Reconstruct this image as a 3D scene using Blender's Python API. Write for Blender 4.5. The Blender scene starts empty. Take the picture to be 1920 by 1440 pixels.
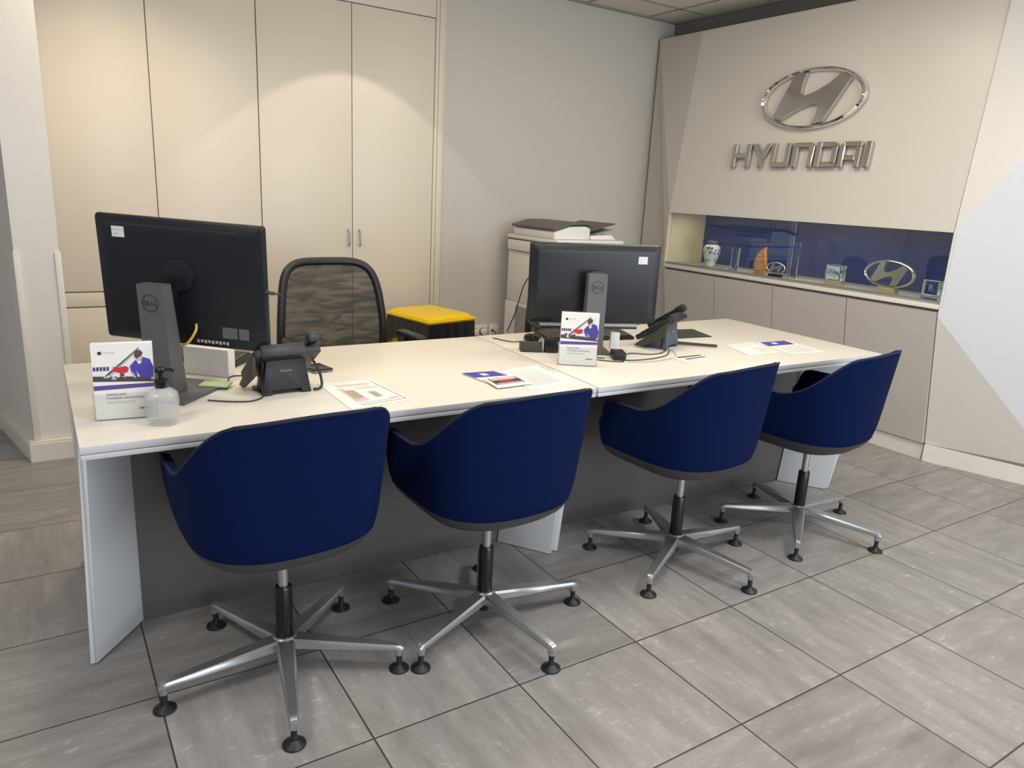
import bpy, bmesh, math, random
from mathutils import Matrix, Vector
random.seed(7)
sc = bpy.context.scene
COL = sc.collection
R = math.radians

# ------------------------------------------------------------------ camera
cam_d = bpy.data.cameras.new('camera'); cam = bpy.data.objects.new('camera', cam_d); COL.objects.link(cam)
YAW, PITCH, ROLL = 0.5797, -0.2552, 0.0529
fw = Vector((math.sin(YAW)*math.cos(PITCH), math.cos(YAW)*math.cos(PITCH), math.sin(PITCH)))
r0 = Vector((math.cos(YAW), -math.sin(YAW), 0)); u0 = r0.cross(fw)
rt = r0*math.cos(ROLL)+u0*math.sin(ROLL); up = -r0*math.sin(ROLL)+u0*math.cos(ROLL)
M = Matrix((rt, up, -fw)).transposed().to_4x4(); M.translation = Vector((-0.0462, -1.9875, 1.3891))
cam.matrix_world = M
cam_d.sensor_width = 36.0; cam_d.lens = 1378.8/1920*36.0; cam_d.clip_start = 0.02
sc.camera = cam

# ------------------------------------------------------------------ light and exposure
w = bpy.data.worlds.new('showroom_daylight'); sc.world = w; w.use_nodes = True
bg = w.node_tree.nodes['Background']; bg.inputs[0].default_value = (0.90, 0.94, 1.0, 1); bg.inputs[1].default_value = 0.38
sc.view_settings.view_transform = 'Standard'; sc.view_settings.look = 'None'
sc.view_settings.gamma = 1; sc.view_settings.use_curve_mapping = False
sc.view_settings.exposure = 0.0
CEIL = 2.735

def downlight(x, y, power, angle, color=(1, .86, .66), blend=.25, r=.05, tx=0, ty=0, z=None):
    l = bpy.data.lights.new('downlight', 'SPOT'); l.energy = power; l.color = color
    l.spot_size = R(angle); l.spot_blend = blend; l.shadow_soft_size = r
    o = bpy.data.objects.new('downlight', l); COL.objects.link(o)
    o.location = (x, y, (CEIL-.03) if z is None else z); o.rotation_euler = (R(tx), R(ty), 0)
    return o
def panel_light(x, y, sx, sy, power, color=(1, .97, .93), z=None, rot=(0, 0, 0)):
    l = bpy.data.lights.new('area_panel_light', 'AREA'); l.shape = 'RECTANGLE'; l.size = sx; l.size_y = sy
    l.energy = power; l.color = color
    o = bpy.data.objects.new('area_panel_light', l); COL.objects.link(o)  # serves ceiling panels, the glazing daylight and the niche strip
    o.location = (x, y, (CEIL-.02) if z is None else z); o.rotation_euler = rot
    return o
WARM = (1, .84, .62)
downlight(1.66, 2.02, 17, 88, (1, .90, .72), .05, .02)
downlight(0.42, 1.85, 46, 132, (1, .83, .60), .75, .09)
panel_light(1.45, 0.60, .6, .6, 12, (1, .88, .68))
panel_light(2.85, 0.75, .6, .6, 12, (1, .88, .68))
downlight(0.6, 0.55, 14, 120, WARM, .8)
panel_light(2.95, -1.1, .6, .6, 33, (1, .96, .91))
panel_light(1.2, -1.0, .6, .6, 21, (1, .96, .92))
panel_light(-1.0, -0.8, .6, .6, 26, (1, .95, .89))
# daylight from the showroom glazing behind and to the right of the camera
panel_light(2.2, -5.6, 5.0, 2.2, 190, (.90, .95, 1), z=1.4, rot=(R(90), 0, 0))
panel_light(4.22, 1.17, .05, 1.9, 2.6, (1, .86, .62), z=1.285)  # warm strip light inside the niche

# ------------------------------------------------------------------ materials
def mat(name, color, rough=.5, metal=0., noise=0., nscale=20., bump=0., bscale=200., spec=.5, coat=0., emit=0., stretch=None, sheen=0.):
    m = bpy.data.materials.new(name); m.use_nodes = True; nt = m.node_tree; b = nt.nodes['Principled BSDF']
    c = (*color, 1)
    b.inputs['Base Color'].default_value = c; b.inputs['Roughness'].default_value = rough
    b.inputs['Metallic'].default_value = metal; b.inputs['Specular IOR Level'].default_value = spec
    b.inputs['Coat Weight'].default_value = coat
    if sheen: b.inputs['Sheen Weight'].default_value = sheen
    if emit: b.inputs['Emission Color'].default_value = c; b.inputs['Emission Strength'].default_value = emit
    tc = nt.nodes.new('ShaderNodeTexCoord')
    mp = nt.nodes.new('ShaderNodeMapping'); nt.links.new(tc.outputs['Object'], mp.inputs[0])
    if stretch: mp.inputs['Scale'].default_value = stretch
    n = nt.nodes.new('ShaderNodeTexNoise'); n.inputs['Scale'].default_value = nscale; n.inputs['Detail'].default_value = 4
    nt.links.new(mp.outputs[0], n.inputs['Vector'])
    mx = nt.nodes.new('ShaderNodeMix'); mx.data_type = 'RGBA'
    k = max(noise, .01)
    mx.inputs[6].default_value = (*[max(0, v*(1-k)) for v in color], 1); mx.inputs[7].default_value = (*[min(1, v*(1+k)) for v in color], 1)
    nt.links.new(n.outputs['Fac'], mx.inputs[0]); nt.links.new(mx.outputs[2], b.inputs['Base Color'])
    if bump:
        n2 = nt.nodes.new('ShaderNodeTexNoise'); n2.inputs['Scale'].default_value = bscale
        bp = nt.nodes.new('ShaderNodeBump'); bp.inputs['Strength'].default_value = bump; bp.inputs['Distance'].default_value = .002
        nt.links.new(tc.outputs['Object'], n2.inputs['Vector']); nt.links.new(n2.outputs['Fac'], bp.inputs['Height']); nt.links.new(bp.outputs[0], b.inputs['Normal'])
    return m

def glass(name, tint=(.93, .97, .96), rough=0., ior=1.45, thin=False, mix=.12):
    m = bpy.data.materials.new(name); m.use_nodes = True; nt = m.node_tree
    if not thin:
        b = nt.nodes['Principled BSDF']; b.inputs['Base Color'].default_value = (*tint, 1); b.inputs['Roughness'].default_value = rough
        b.inputs['Transmission Weight'].default_value = 1; b.inputs['IOR'].default_value = ior
        return m
    nt.nodes.remove(nt.nodes['Principled BSDF']); out = nt.nodes['Material Output']
    t = nt.nodes.new('ShaderNodeBsdfTransparent'); t.inputs[0].default_value = (*tint, 1)
    g = nt.nodes.new('ShaderNodeBsdfGlossy'); g.inputs['Roughness'].default_value = rough
    f = nt.nodes.new('ShaderNodeFresnel'); f.inputs[0].default_value = 1.75
    ge = nt.nodes.new('ShaderNodeNewGeometry'); iv = nt.nodes.new('ShaderNodeMath'); iv.operation = 'SUBTRACT'; iv.inputs[0].default_value = 1; nt.links.new(ge.outputs['Backfacing'], iv.inputs[1])
    mu = nt.nodes.new('ShaderNodeMath'); mu.operation = 'MULTIPLY'; nt.links.new(f.outputs[0], mu.inputs[0]); nt.links.new(iv.outputs[0], mu.inputs[1])
    mx = nt.nodes.new('ShaderNodeMixShader'); nt.links.new(mu.outputs[0], mx.inputs[0])
    nt.links.new(t.outputs[0], mx.inputs[1]); nt.links.new(g.outputs[0], mx.inputs[2]); nt.links.new(mx.outputs[0], out.inputs[0])
    return m

def floor_mat():
    m = bpy.data.materials.new('porcelain_tiles'); m.use_nodes = True; nt = m.node_tree; b = nt.nodes['Principled BSDF']
    N = nt.nodes.new; L = nt.links.new
    geo = N('ShaderNodeNewGeometry'); mp = N('ShaderNodeMapping'); L(geo.outputs['Position'], mp.inputs[0])
    TX, TY = .45, .4354
    mp.vector_type = 'POINT'; mp.inputs['Location'].default_value = (-1.4772/TX+40, .4724/TY+40, 0); mp.inputs['Scale'].default_value = (1/TX, 1/TY, 0)
    fr = N('ShaderNodeVectorMath'); fr.operation = 'FRACTION'; L(mp.outputs[0], fr.inputs[0])
    fl = N('ShaderNodeVectorMath'); fl.operation = 'FLOOR'; L(mp.outputs[0], fl.inputs[0])
    sx = N('ShaderNodeSeparateXYZ'); L(fr.outputs[0], sx.inputs[0])
    def edge(o):
        a = N('ShaderNodeMath'); a.operation = 'SUBTRACT'; L(o, a.inputs[0]); a.inputs[1].default_value = .5
        c = N('ShaderNodeMath'); c.operation = 'ABSOLUTE'; L(a.outputs[0], c.inputs[0]); return c.outputs[0]
    mxm = N('ShaderNodeMath'); mxm.operation = 'MAXIMUM'; L(edge(sx.outputs[0]), mxm.inputs[0]); L(edge(sx.outputs[1]), mxm.inputs[1])
    gr = N('ShaderNodeMath'); gr.operation = 'GREATER_THAN'; L(mxm.outputs[0], gr.inputs[0]); gr.inputs[1].default_value = .4946
    wn = N('ShaderNodeTexWhiteNoise'); wn.noise_dimensions = '3D'; L(fl.outputs[0], wn.inputs['Vector'])
    # per tile offset so that the streaks never run across a joint
    off = N('ShaderNodeVectorMath'); off.operation = 'SCALE'; L(wn.outputs['Color'], off.inputs[0]); off.inputs['Scale'].default_value = 30
    ad = N('ShaderNodeVectorMath'); ad.operation = 'ADD'; L(geo.outputs['Position'], ad.inputs[0]); L(off.outputs[0], ad.inputs[1])
    def streak(scale, sc3, det=6):
        q = N('ShaderNodeMapping'); q.inputs['Scale'].default_value = sc3; L(ad.outputs[0], q.inputs[0])
        n = N('ShaderNodeTexNoise'); n.inputs['Scale'].default_value = scale; n.inputs['Detail'].default_value = det; n.inputs['Roughness'].default_value = .65
        L(q.outputs[0], n.inputs['Vector']); return n.outputs['Fac']
    a = streak(3.2, (1, 5, 1)); c = streak(3.2, (5, 1, 1))
    sel = N('ShaderNodeMath'); sel.operation = 'GREATER_THAN'; L(wn.outputs['Value'], sel.inputs[0]); sel.inputs[1].default_value = .62
    ms = N('ShaderNodeMix'); ms.data_type = 'FLOAT'; L(sel.outputs[0], ms.inputs[0]); L(a, ms.inputs[2]); L(c, ms.inputs[3])
    cr = N('ShaderNodeValToRGB'); L(ms.outputs[0], cr.inputs[0]); e = cr.color_ramp.elements
    e[0].position = .25; e[0].color = (.215, .202, .194, 1); e[1].position = .80; e[1].color = (.44, .42, .40, 1)
    e2 = cr.color_ramp.elements.new(.45); e2.color = (.285, .271, .263, 1); e3 = cr.color_ramp.elements.new(.60); e3.color = (.330, .315, .308, 1)
    # pale flecks
    f1 = streak(21, (1, 2.6, 1), 9); cf = N('ShaderNodeValToRGB'); L(f1, cf.inputs[0]); cf.color_ramp.elements[0].position = .56; cf.color_ramp.elements[1].position = .70
    fm = N('ShaderNodeMath'); fm.operation = 'MULTIPLY'; L(cf.outputs[0], fm.inputs[0]); fk = N('ShaderNodeMapRange'); fk.inputs[1].default_value = .42; fk.inputs[2].default_value = .62; fk.inputs[4].default_value = .85; L(ms.outputs[0], fk.inputs[0]); L(fk.outputs[0], fm.inputs[1])
    mf = N('ShaderNodeMix'); mf.data_type = 'RGBA'; L(fm.outputs[0], mf.inputs[0]); L(cr.outputs[0], mf.inputs[6]); mf.inputs[7].default_value = (.56, .53, .49, 1)
    # tile tone variation
    hv = N('ShaderNodeHueSaturation'); L(mf.outputs[2], hv.inputs['Color'])
    mr = N('ShaderNodeMapRange'); L(wn.outputs['Value'], mr.inputs[0]); mr.inputs[3].default_value = .9; mr.inputs[4].default_value = 1.1; L(mr.outputs[0], hv.inputs['Value'])
    mj = N('ShaderNodeMix'); mj.data_type = 'RGBA'; L(gr.outputs[0], mj.inputs[0]); L(hv.outputs[0], mj.inputs[6]); mj.inputs[7].default_value = (.055, .047, .04, 1)
    L(mj.outputs[2], b.inputs['Base Color'])
    rr = N('ShaderNodeMapRange'); L(ms.outputs[0], rr.inputs[0]); rr.inputs[3].default_value = .30; rr.inputs[4].default_value = .52; L(rr.outputs[0], b.inputs['Roughness'])
    bp = N('ShaderNodeBump'); bp.inputs['Distance'].default_value = .001; bp.inputs['Strength'].default_value = .4; bp.invert = True; L(gr.outputs[0], bp.inputs['Height']); L(bp.outputs[0], b.inputs['Normal'])
    return m

def mesh_fabric():
    m = bpy.data.materials.new('chair_mesh_fabric'); m.use_nodes = True; nt = m.node_tree; N = nt.nodes.new; L = nt.links.new
    b = nt.nodes['Principled BSDF']; b.inputs['Base Color'].default_value = (.035, .032, .028, 1); b.inputs['Roughness'].default_value = .8
    tc = N('ShaderNodeTexCoord'); mp = N('ShaderNodeMapping'); mp.inputs['Scale'].default_value = (3, 3, 16); L(tc.outputs['Object'], mp.inputs[0])
    n = N('ShaderNodeTexNoise'); n.inputs['Scale'].default_value = 1.6; n.inputs['Distortion'].default_value = 1.5; L(mp.outputs[0], n.inputs['Vector'])
    mr = N('ShaderNodeMapRange'); mr.inputs[1].default_value = .35; mr.inputs[2].default_value = .65; mr.inputs[3].default_value = .74; mr.inputs[4].default_value = .95; L(n.outputs['Fac'], mr.inputs[0])
    L(mr.outputs[0], b.inputs['Alpha'])
    return m

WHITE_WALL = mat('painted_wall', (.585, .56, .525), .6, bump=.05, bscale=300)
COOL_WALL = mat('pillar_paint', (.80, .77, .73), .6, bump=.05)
CUPB = mat('cream_cupboard_laminate', (.735, .675, .575), .42, noise=.01)
PANELW = mat('white_panel', (.72, .69, .64), .35)
PANEL_DAYLIT = mat('daylit_white_panel', (.68, .69, .72), .4)  # same white panel, bluish daylight painted into the tint
DOORL = mat('counter_door_laminate', (.60, .565, .52), .4)
CEILM = mat('ceiling_tile', (.72, .69, .62), .9, noise=.03, nscale=80)
GRID = mat('ceiling_grid', (.30, .28, .25), .6)
SHADOWW = mat('shadowed_bulkhead', (.22, .19, .18), .8)  # deep shadow above the wall unit painted as a dark colour
SKIRT = mat('white_skirting', (.80, .77, .71), .4)
DESKT = mat('white_desk_top', (.765, .725, .65), .35, noise=.01, nscale=8)
DESK_SHADE = mat('desk_edge_shade', (.62, .64, .68), .45)  # white desk edge with its bluish-grey shade put into the colour
DESKL = mat('white_desk_leg', (.70, .72, .75), .22, coat=.3)
GREYP = mat('grey_modesty_panel', (.10, .098, .094), .5)
BLUEF = mat('navy_fabric', (.0010, .0090, .057), .9, noise=.12, nscale=60, bump=.25, bscale=900, spec=.12)
BLUEP = mat('navy_piping', (.004, .008, .03), .8)
BLACKP = mat('black_plastic', (.012, .012, .013), .45)
BLACKG = mat('glossy_black_plastic', (.008, .008, .01), .25)
GREYB = mat('charcoal_shell', (.05, .05, .052), .6)
ALU = mat('polished_aluminium', (.50, .51, .53), .34, .85, noise=.03)
CHROME = mat('chrome', (.80, .79, .78), .06, 1.)
CHROMEH = mat('brushed_chrome_face', (.66, .65, .64), .10, 1.)
SATIN = mat('satin_chrome', (.56, .54, .52), .20, 1.)
MONB = mat('monitor_black', (.010, .012, .017), .35, noise=.1, nscale=5)
MONG = mat('monitor_stand_grey', (.11, .11, .118), .45)
LABELW = mat('white_label', (.75, .78, .80), .6)
INK = mat('dark_ink', (.03, .03, .04), .6)
INKG = mat('grey_ink', (.38, .38, .40), .6)
PAPER = mat('white_paper', (.84, .82, .80), .7)
PURPLE = mat('purple_band', (.10, .06, .30), .5)
OVERALL = mat('printed_blue_overall', (.06, .05, .36), .5)
RED = mat('printed_red', (.62, .02, .03), .5)
HAIR = mat('printed_brown', (.09, .05, .04), .5)
SKIN = mat('printed_skin', (.62, .42, .36), .5)
PGREY = mat('printed_grey', (.44, .44, .47), .5)
PDARK = mat('printed_dark', (.06, .05, .06), .5)
PPINK = mat('printed_pink', (.72, .50, .50), .5)
POLIVE = mat('printed_olive', (.40, .38, .25), .5)
HAZY = None
CLEAR = glass('clear_acrylic', (.97, .98, .98), thin=True)
PANE = glass('showcase_glass', (.90, .95, .97), thin=True)
GREENG = glass('award_glass', (.86, .95, .93), .02, 1.4)
WATER = glass('clear_gel', (.95, .97, .97), thin=True)
def hazy(name, k):
    m = bpy.data.materials.new(name); m.use_nodes = True; b = m.node_tree.nodes['Principled BSDF']
    b.inputs['Base Color'].default_value = (.86, .88, .88, 1); b.inputs['Alpha'].default_value = k; b.inputs['Roughness'].default_value = .08; return m
BOTTLE = hazy('bottle_plastic', .26); GEL = hazy('sanitizer_gel', .12)
BLUEB = mat('blue_back_panel', (.030, .055, .23), .18, coat=.3)
LINING = mat('cream_niche_lining', (.84, .70, .48), .5)
SHELF = mat('pale_grey_shelf', (.50, .48, .44), .4)
YELLOW = mat('yellow_lid', (.90, .62, .005), .35)
BAG = mat('black_bin_liner', (.012, .012, .013), .3, bump=.6, bscale=25)
COPW = mat('copier_white', (.80, .785, .75), .45)
COPG = mat('copier_grey', (.12, .11, .11), .5)
COPM = mat('copier_mid_grey', (.38, .37, .35), .5)
SOCK = mat('white_socket', (.78, .75, .72), .35)
PHONEB = mat('phone_black', (.016, .017, .02), .42)
PHONES = mat('phone_stand_blue_grey', (.07, .10, .13), .45)
PHONEO = mat('phone_dark_olive', (.045, .047, .035), .5)
CREAMP = mat('porcelain', (.78, .76, .70), .2, coat=.5)
ORANGE = mat('amber_award', (.78, .28, .035), .25, coat=.6)
GOLD = mat('pale_gold', (.78, .62, .35), .28, .7)
SILVER = mat('silver_trophy', (.70, .68, .60), .2, .9)
YELC = mat('yellow_cable', (.62, .45, .08), .5)
WIRE = mat('black_cable', (.03, .03, .03), .5)
GREENN = mat('green_note', (.42, .55, .30), .7)
MESHF = mesh_fabric()
FLOORM = floor_mat()

# ------------------------------------------------------------------ mesh helpers
class MB:
    def __init__(s): s.bm = bmesh.new(); s.mats = []
    def mi(s, m):
        if m not in s.mats: s.mats.append(m)
        return s.mats.index(m)
    def faces(s, vs, fs, m, mx=None):
        i = s.mi(m); V = [s.bm.verts.new((mx @ Vector(v)) if mx else v) for v in vs]
        for f in fs:
            try: q = s.bm.faces.new([V[k] for k in f]); q.material_index = i
            except ValueError: pass
        return V
    def absorb(s, tmp, m, mx=None):
        i = s.mi(m); tmp.verts.ensure_lookup_table(); d = {}
        for v in tmp.verts: d[v.index] = s.bm.verts.new((mx @ v.co) if mx else v.co)
        for f in tmp.faces:
            try: q = s.bm.faces.new([d[v.index] for v in f.verts]); q.material_index = i
            except ValueError: pass
        tmp.free()
    def box(s, c, d, m, bev=0., seg=2, mx=None):
        t = bmesh.new(); bmesh.ops.create_cube(t, size=1)
        for v in t.verts: v.co = Vector((v.co.x*d[0]+c[0], v.co.y*d[1]+c[1], v.co.z*d[2]+c[2]))
        if bev: bmesh.ops.bevel(t, geom=list(t.edges), offset=bev, segments=seg, affect='EDGES', profile=.5)
        t.verts.index_update(); s.absorb(t, m, mx); return s
    def bb(s, x0, x1, y0, y1, z0, z1, m, bev=0., mx=None):
        return s.box(((x0+x1)/2, (y0+y1)/2, (z0+z1)/2), (x1-x0, y1-y0, z1-z0), m, bev, 2, mx)
    def prism(s, poly, d, m, bev=0., mx=None, seg=2):
        # poly: 3D points in a plane, d: extrusion vector
        t = bmesh.new(); d = Vector(d); A = [t.verts.new(p) for p in poly]; B = [t.verts.new(Vector(p)+d) for p in poly]
        n = len(poly); t.faces.new(A[::-1]); tf = t.faces.new(B)
        for i in range(n): t.faces.new([A[i], A[(i+1) % n], B[(i+1) % n], B[i]])
        bmesh.ops.recalc_face_normals(t, faces=list(t.faces))
        if bev: bmesh.ops.bevel(t, geom=list(t.edges), offset=bev, segments=seg, affect='EDGES', profile=.5)
        t.verts.index_update(); s.absorb(t, m, mx); return s
    def lathe(s, prof, m, n=32, mx=None, sq=None):
        vs = []; fs = []
        for (r, z) in prof:
            for k in range(n):
                a = 2*math.pi*k/n; x, y = math.cos(a), math.sin(a)
                if sq:
                    q = (abs(x)**sq+abs(y)**sq)**(1/sq); x /= q; y /= q
                vs.append((r*x, r*y, z))
        for i in range(len(prof)-1):
            for k in range(n):
                k2 = (k+1) % n; fs.append((i*n+k, i*n+k2, (i+1)*n+k2, (i+1)*n+k))
        if prof[0][0] > 1e-5: fs.append(tuple(range(n))[::-1])
        if prof[-1][0] > 1e-5: fs.append(tuple((len(prof)-1)*n+k for k in range(n)))
        s.faces(vs, fs, m, mx); return s
    def cyl(s, p0, p1, r, m, r1=None, n=20):
        p0 = Vector(p0); p1 = Vector(p1); d = p1-p0
        mx = Matrix.Translation(p0) @ d.to_track_quat('Z', 'Y').to_matrix().to_4x4()
        return s.lathe([(r, 0), (r if r1 is None else r1, d.length)], m, n, mx)
    def tube(s, pts, r, m, n=8, closed=False, smooth=3):
        P = [Vector(p) for p in pts]
        if smooth and len(P) > 2:
            Q = []; N = len(P); rng = range(N if closed else N-1)
            for i in rng:
                a, b, c, d = (P[(i-1) % N] if closed or i > 0 else P[0]), P[i], P[(i+1) % N], (P[(i+2) % N] if closed or i+2 < N else P[-1])
                for k in range(smooth+1 if False else smooth+1):
                    t = k/(smooth+1)
                    Q.append(.5*((2*b)+(-a+c)*t+(2*a-5*b+4*c-d)*t*t+(-a+3*b-3*c+d)*t**3))
            if not closed: Q.append(P[-1])
            P = Q
        vs = []; fs = []; N = len(P); pa = None
        for i, p in enumerate(P):
            tg = (P[(i+1) % N]-P[i-1]) if closed else (P[min(i+1, N-1)]-P[max(i-1, 0)])
            if tg.length < 1e-9: tg = Vector((0, 0, 1))
            tg.normalize()
            if pa is None: a = tg.cross(Vector((0, 0, 1)) if abs(tg.z) < .95 else Vector((1, 0, 0))).normalized()
            else: a = (pa-tg*pa.dot(tg)).normalized()
            pa = a; b = tg.cross(a)
            rr = r[min(i*len(r)//N, len(r)-1)] if isinstance(r, (list, tuple)) else r
            for k in range(n):
                q = 2*math.pi*k/n; vs.append(p+a*math.cos(q)*rr+b*math.sin(q)*rr)
        for i in range(N if closed else N-1):
            j = (i+1) % N
            for k in range(n):
                k2 = (k+1) % n; fs.append((i*n+k, i*n+k2, j*n+k2, j*n+k))
        if not closed: fs.append(tuple(range(n))[::-1]); fs.append(tuple((N-1)*n+k for k in range(n)))
        s.faces(vs, fs, m); return s
    def poly(s, pts, m, mx=None):
        s.faces(pts, [tuple(range(len(pts)))], m, mx); return s
    def text(s, body, size, m, mx, ext=0.0004, align='LEFT', sx=1.):
        cu = bpy.data.curves.new('lettering', 'FONT'); cu.body = body; cu.size = size; cu.extrude = ext; cu.align_x = align; cu.resolution_u = 3
        o = bpy.data.objects.new('lettering', cu); COL.objects.link(o); dg = bpy.context.evaluated_depsgraph_get(); dg.update()
        me = bpy.data.meshes.new_from_object(o.evaluated_get(dg)); vs = [(v.co.x*sx, v.co.y, v.co.z) for v in me.vertices]; fs = [tuple(p.vertices) for p in me.polygons]
        s.faces(vs, fs, m, mx); bpy.data.objects.remove(o); bpy.data.curves.remove(cu); bpy.data.meshes.remove(me); return s
    def build(s, name, parent=None, smooth=True, recalc=True, ang=35):
        if recalc: bmesh.ops.recalc_face_normals(s.bm, faces=list(s.bm.faces))
        me = bpy.data.meshes.new(name); s.bm.to_mesh(me); s.bm.free()
        for m in s.mats: me.materials.append(m)
        if smooth:
            me.polygons.foreach_set('use_smooth', [True]*len(me.polygons)); me.set_sharp_from_angle(angle=R(ang))
        o = bpy.data.objects.new(name, me); COL.objects.link(o)
        if parent: o.parent = parent
        return o

def thing(name, label, cat, loc=(0, 0, 0), rz=0, group=None):
    o = bpy.data.objects.new(name, None); COL.objects.link(o); o.empty_display_size = .1
    o.location = loc; o.rotation_euler = (0, 0, R(rz)); o['label'] = label; o['category'] = cat
    if group: o['group'] = group
    return o
def tag(o, label, cat, group=None):
    o['label'] = label; o['category'] = cat
    if group: o['group'] = group
    return o
def struct(o): o['kind'] = 'structure'; return o
def dup(root, loc, rz, label):
    r = root.copy(); COL.objects.link(r); r.location = loc; r.rotation_euler = (0, 0, R(rz)); r['label'] = label
    for ch in list(root.children):
        c = ch.copy(); COL.objects.link(c); c.parent = r
        for g in ch.children:
            d = g.copy(); COL.objects.link(d); d.parent = c
    return r
I4 = Matrix.Identity(4)
def T(x, y, z): return Matrix.Translation((x, y, z))
def RX(a): return Matrix.Rotation(R(a), 4, 'X')
def RY(a): return Matrix.Rotation(R(a), 4, 'Y')
def RZ(a): return Matrix.Rotation(R(a), 4, 'Z')

# ------------------------------------------------------------------ the setting
struct(MB().bb(-6, 8, -6, 5, -.1, 0, FLOORM).build('floor', smooth=False))
mb = MB().bb(-4, 4.6, -4.5, 4.5, CEIL, CEIL+.1, CEILM)
struct(mb.build('ceiling', smooth=False))
mb = MB()
for k in range(-3, 5): mb.bb(-4, 4.363, 2.33+(k-3)*.6-.008, 2.33+(k-3)*.6+.008, CEIL-.004, CEIL, GRID)
for x in (4.07, 3.47, 2.87): mb.bb(x-.008, x+.008, -2, 2.68, CEIL-.004, CEIL, GRID)
mb.bb(2.3, 4.363, 2.655, 2.68, CEIL-.012, CEIL, GRID).bb(4.34, 4.363, -4, 2.68, CEIL-.012, CEIL, GRID)
struct(mb.build('trim_1', smooth=False))
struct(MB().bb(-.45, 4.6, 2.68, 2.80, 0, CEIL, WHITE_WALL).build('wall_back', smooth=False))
struct(MB().bb(4.52, 4.6, -4.5, 2.68, 0, CEIL, WHITE_WALL).build('wall_right', smooth=False))
struct(MB().bb(4.363, 4.515, -4.0, 2.675, 2.42, CEIL, SHADOWW).build('trim_2', smooth=False))
# left pillar: front face, slanting left flank
pl = [(-.128, 2.09), (.050, 2.09), (.058, 2.60), (.0, 3.1), (-.60, 3.9), (-.44, 3.55)]
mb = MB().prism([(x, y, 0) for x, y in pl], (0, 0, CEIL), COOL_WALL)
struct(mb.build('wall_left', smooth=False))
mb = MB(); sk = [(-.155, 2.058), (.06, 2.058), (.06, 2.088), (-.128, 2.088), (-.442, 3.55), (-.475, 3.55)]
mb.prism([(x, y, 0) for x, y in sk], (0, 0, .088), SKIRT)
sk2 = [(-.150, 2.064), (.06, 2.064), (.06, 2.088), (-.128, 2.088), (-.442, 3.55), (-.468, 3.55)]
mb.prism([(x, y, .088) for x, y in sk2], (0, 0, .012), SKIRT)
struct(mb.build('baseboard_left', smooth=False))
# unseen glazed showroom front; dark mullions added for contrast in chrome reflections
mb = MB().bb(-4, 8, -5.95, -5.85, 0, .25, SKIRT).bb(-4, 8, -5.95, -5.85, 2.6, CEIL+.1, WHITE_WALL).bb(-4, -.4, -5.95, -5.85, .25, 2.6, WHITE_WALL).bb(5, 8, -5.95, -5.85, .25, 2.6, WHITE_WALL)
struct(mb.build('wall_front', smooth=False))
mb = MB()
for x in (-.3, .95, 2.2, 3.45, 4.7): mb.bb(x-.05, x+.05, -5.58, -5.48, .25, 2.6, PDARK)
mb.bb(-.35, 4.75, -5.58, -5.48, .22, .32, PDARK).bb(-.35, 4.75, -5.58, -5.48, 2.0, 2.08, PDARK)
struct(mb.build('added_mullions_1', smooth=False))
# moulded corner guards on the pillar
for nm, x0, lab in (('corner_guard', -.132, 'cream plastic corner guard on the left edge of the pillar'), ('corner_guard', .030, 'cream plastic corner guard on the right edge of the pillar')):
    mb = MB().bb(x0, x0+.026, 2.082, 2.0895, .101, 1.01, SKIRT, .001)
    if x0 < 0: mb.prism([(-.132, 2.082, .101), (-.1295, 2.0895, .101), (-.152, 2.195, .101), (-.1555, 2.194, .101)], (0, 0, .909), SKIRT)
    tag(mb.build(nm), lab, 'corner guard', 'corner guards on the pillar')

# ------------------------------------------------------------------ cupboards on the back wall
CY = 2.658; GAP = .0025
def door_panel(parent, x0, x1, z0, z1, name='door'):
    return MB().bb(x0+GAP, x1-GAP, CY, CY+.018, z0+GAP, z1-GAP, CUPB, .001).build(name, parent)
c1 = thing('storage_cupboard', 'tall cream cupboard behind the left desk, its left bay split by a rail', 'cupboard', (0, 0, 0))
MB().bb(.062, 1.130, CY+.0185, CY+.0205, 0, 2.732, GRID).build('carcass', c1)
door_panel(c1, .058, .560, .738, 2.732); door_panel(c1, .058, .560, .10, .652); door_panel(c1, .058, .560, .654, .736, 'rail')
door_panel(c1, .560, 1.130, .10, 2.732)
c2 = thing('storage_cupboard', 'tall cream double-door cupboard with two small handles between its doors', 'cupboard', (0, 0, 0))
MB().bb(1.131, 2.266, CY+.0185, CY+.0205, 0, 2.732, GRID).build('carcass', c2)
for x0, x1, hx in ((1.131, 1.700, 1.673), (1.700, 2.266, 1.745)):
    d = door_panel(c2, x0, x1, .10, 2.440)
    MB().tube([(hx, CY-.001, 1.000), (hx, CY-.020, 1.003), (hx, CY-.025, 1.012), (hx, CY-.025, 1.088), (hx, CY-.020, 1.097), (hx, CY-.001, 1.100)], .0055, ALU, 10).build('handle', d)
MB().bb(1.131, 2.266, CY, CY+.018, 2.444, 2.732, CUPB, .001).build('top_panel', c2)
MB().bb(2.268, 2.292, CY-.004, CY+.0205, 0, 2.732, CUPB, .002).bb(2.298, 2.340, CY+.004, CY+.0205, 0, 2.732, CUPB, .002).build('frame', c2)
struct(MB().bb(.058, 2.266, CY+.004, CY+.018, 0, .096, CUPB).bb(2.345, 4.5, CY+.008, CY+.0205, 0, .09, SKIRT).build('baseboard_back', smooth=False))

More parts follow.
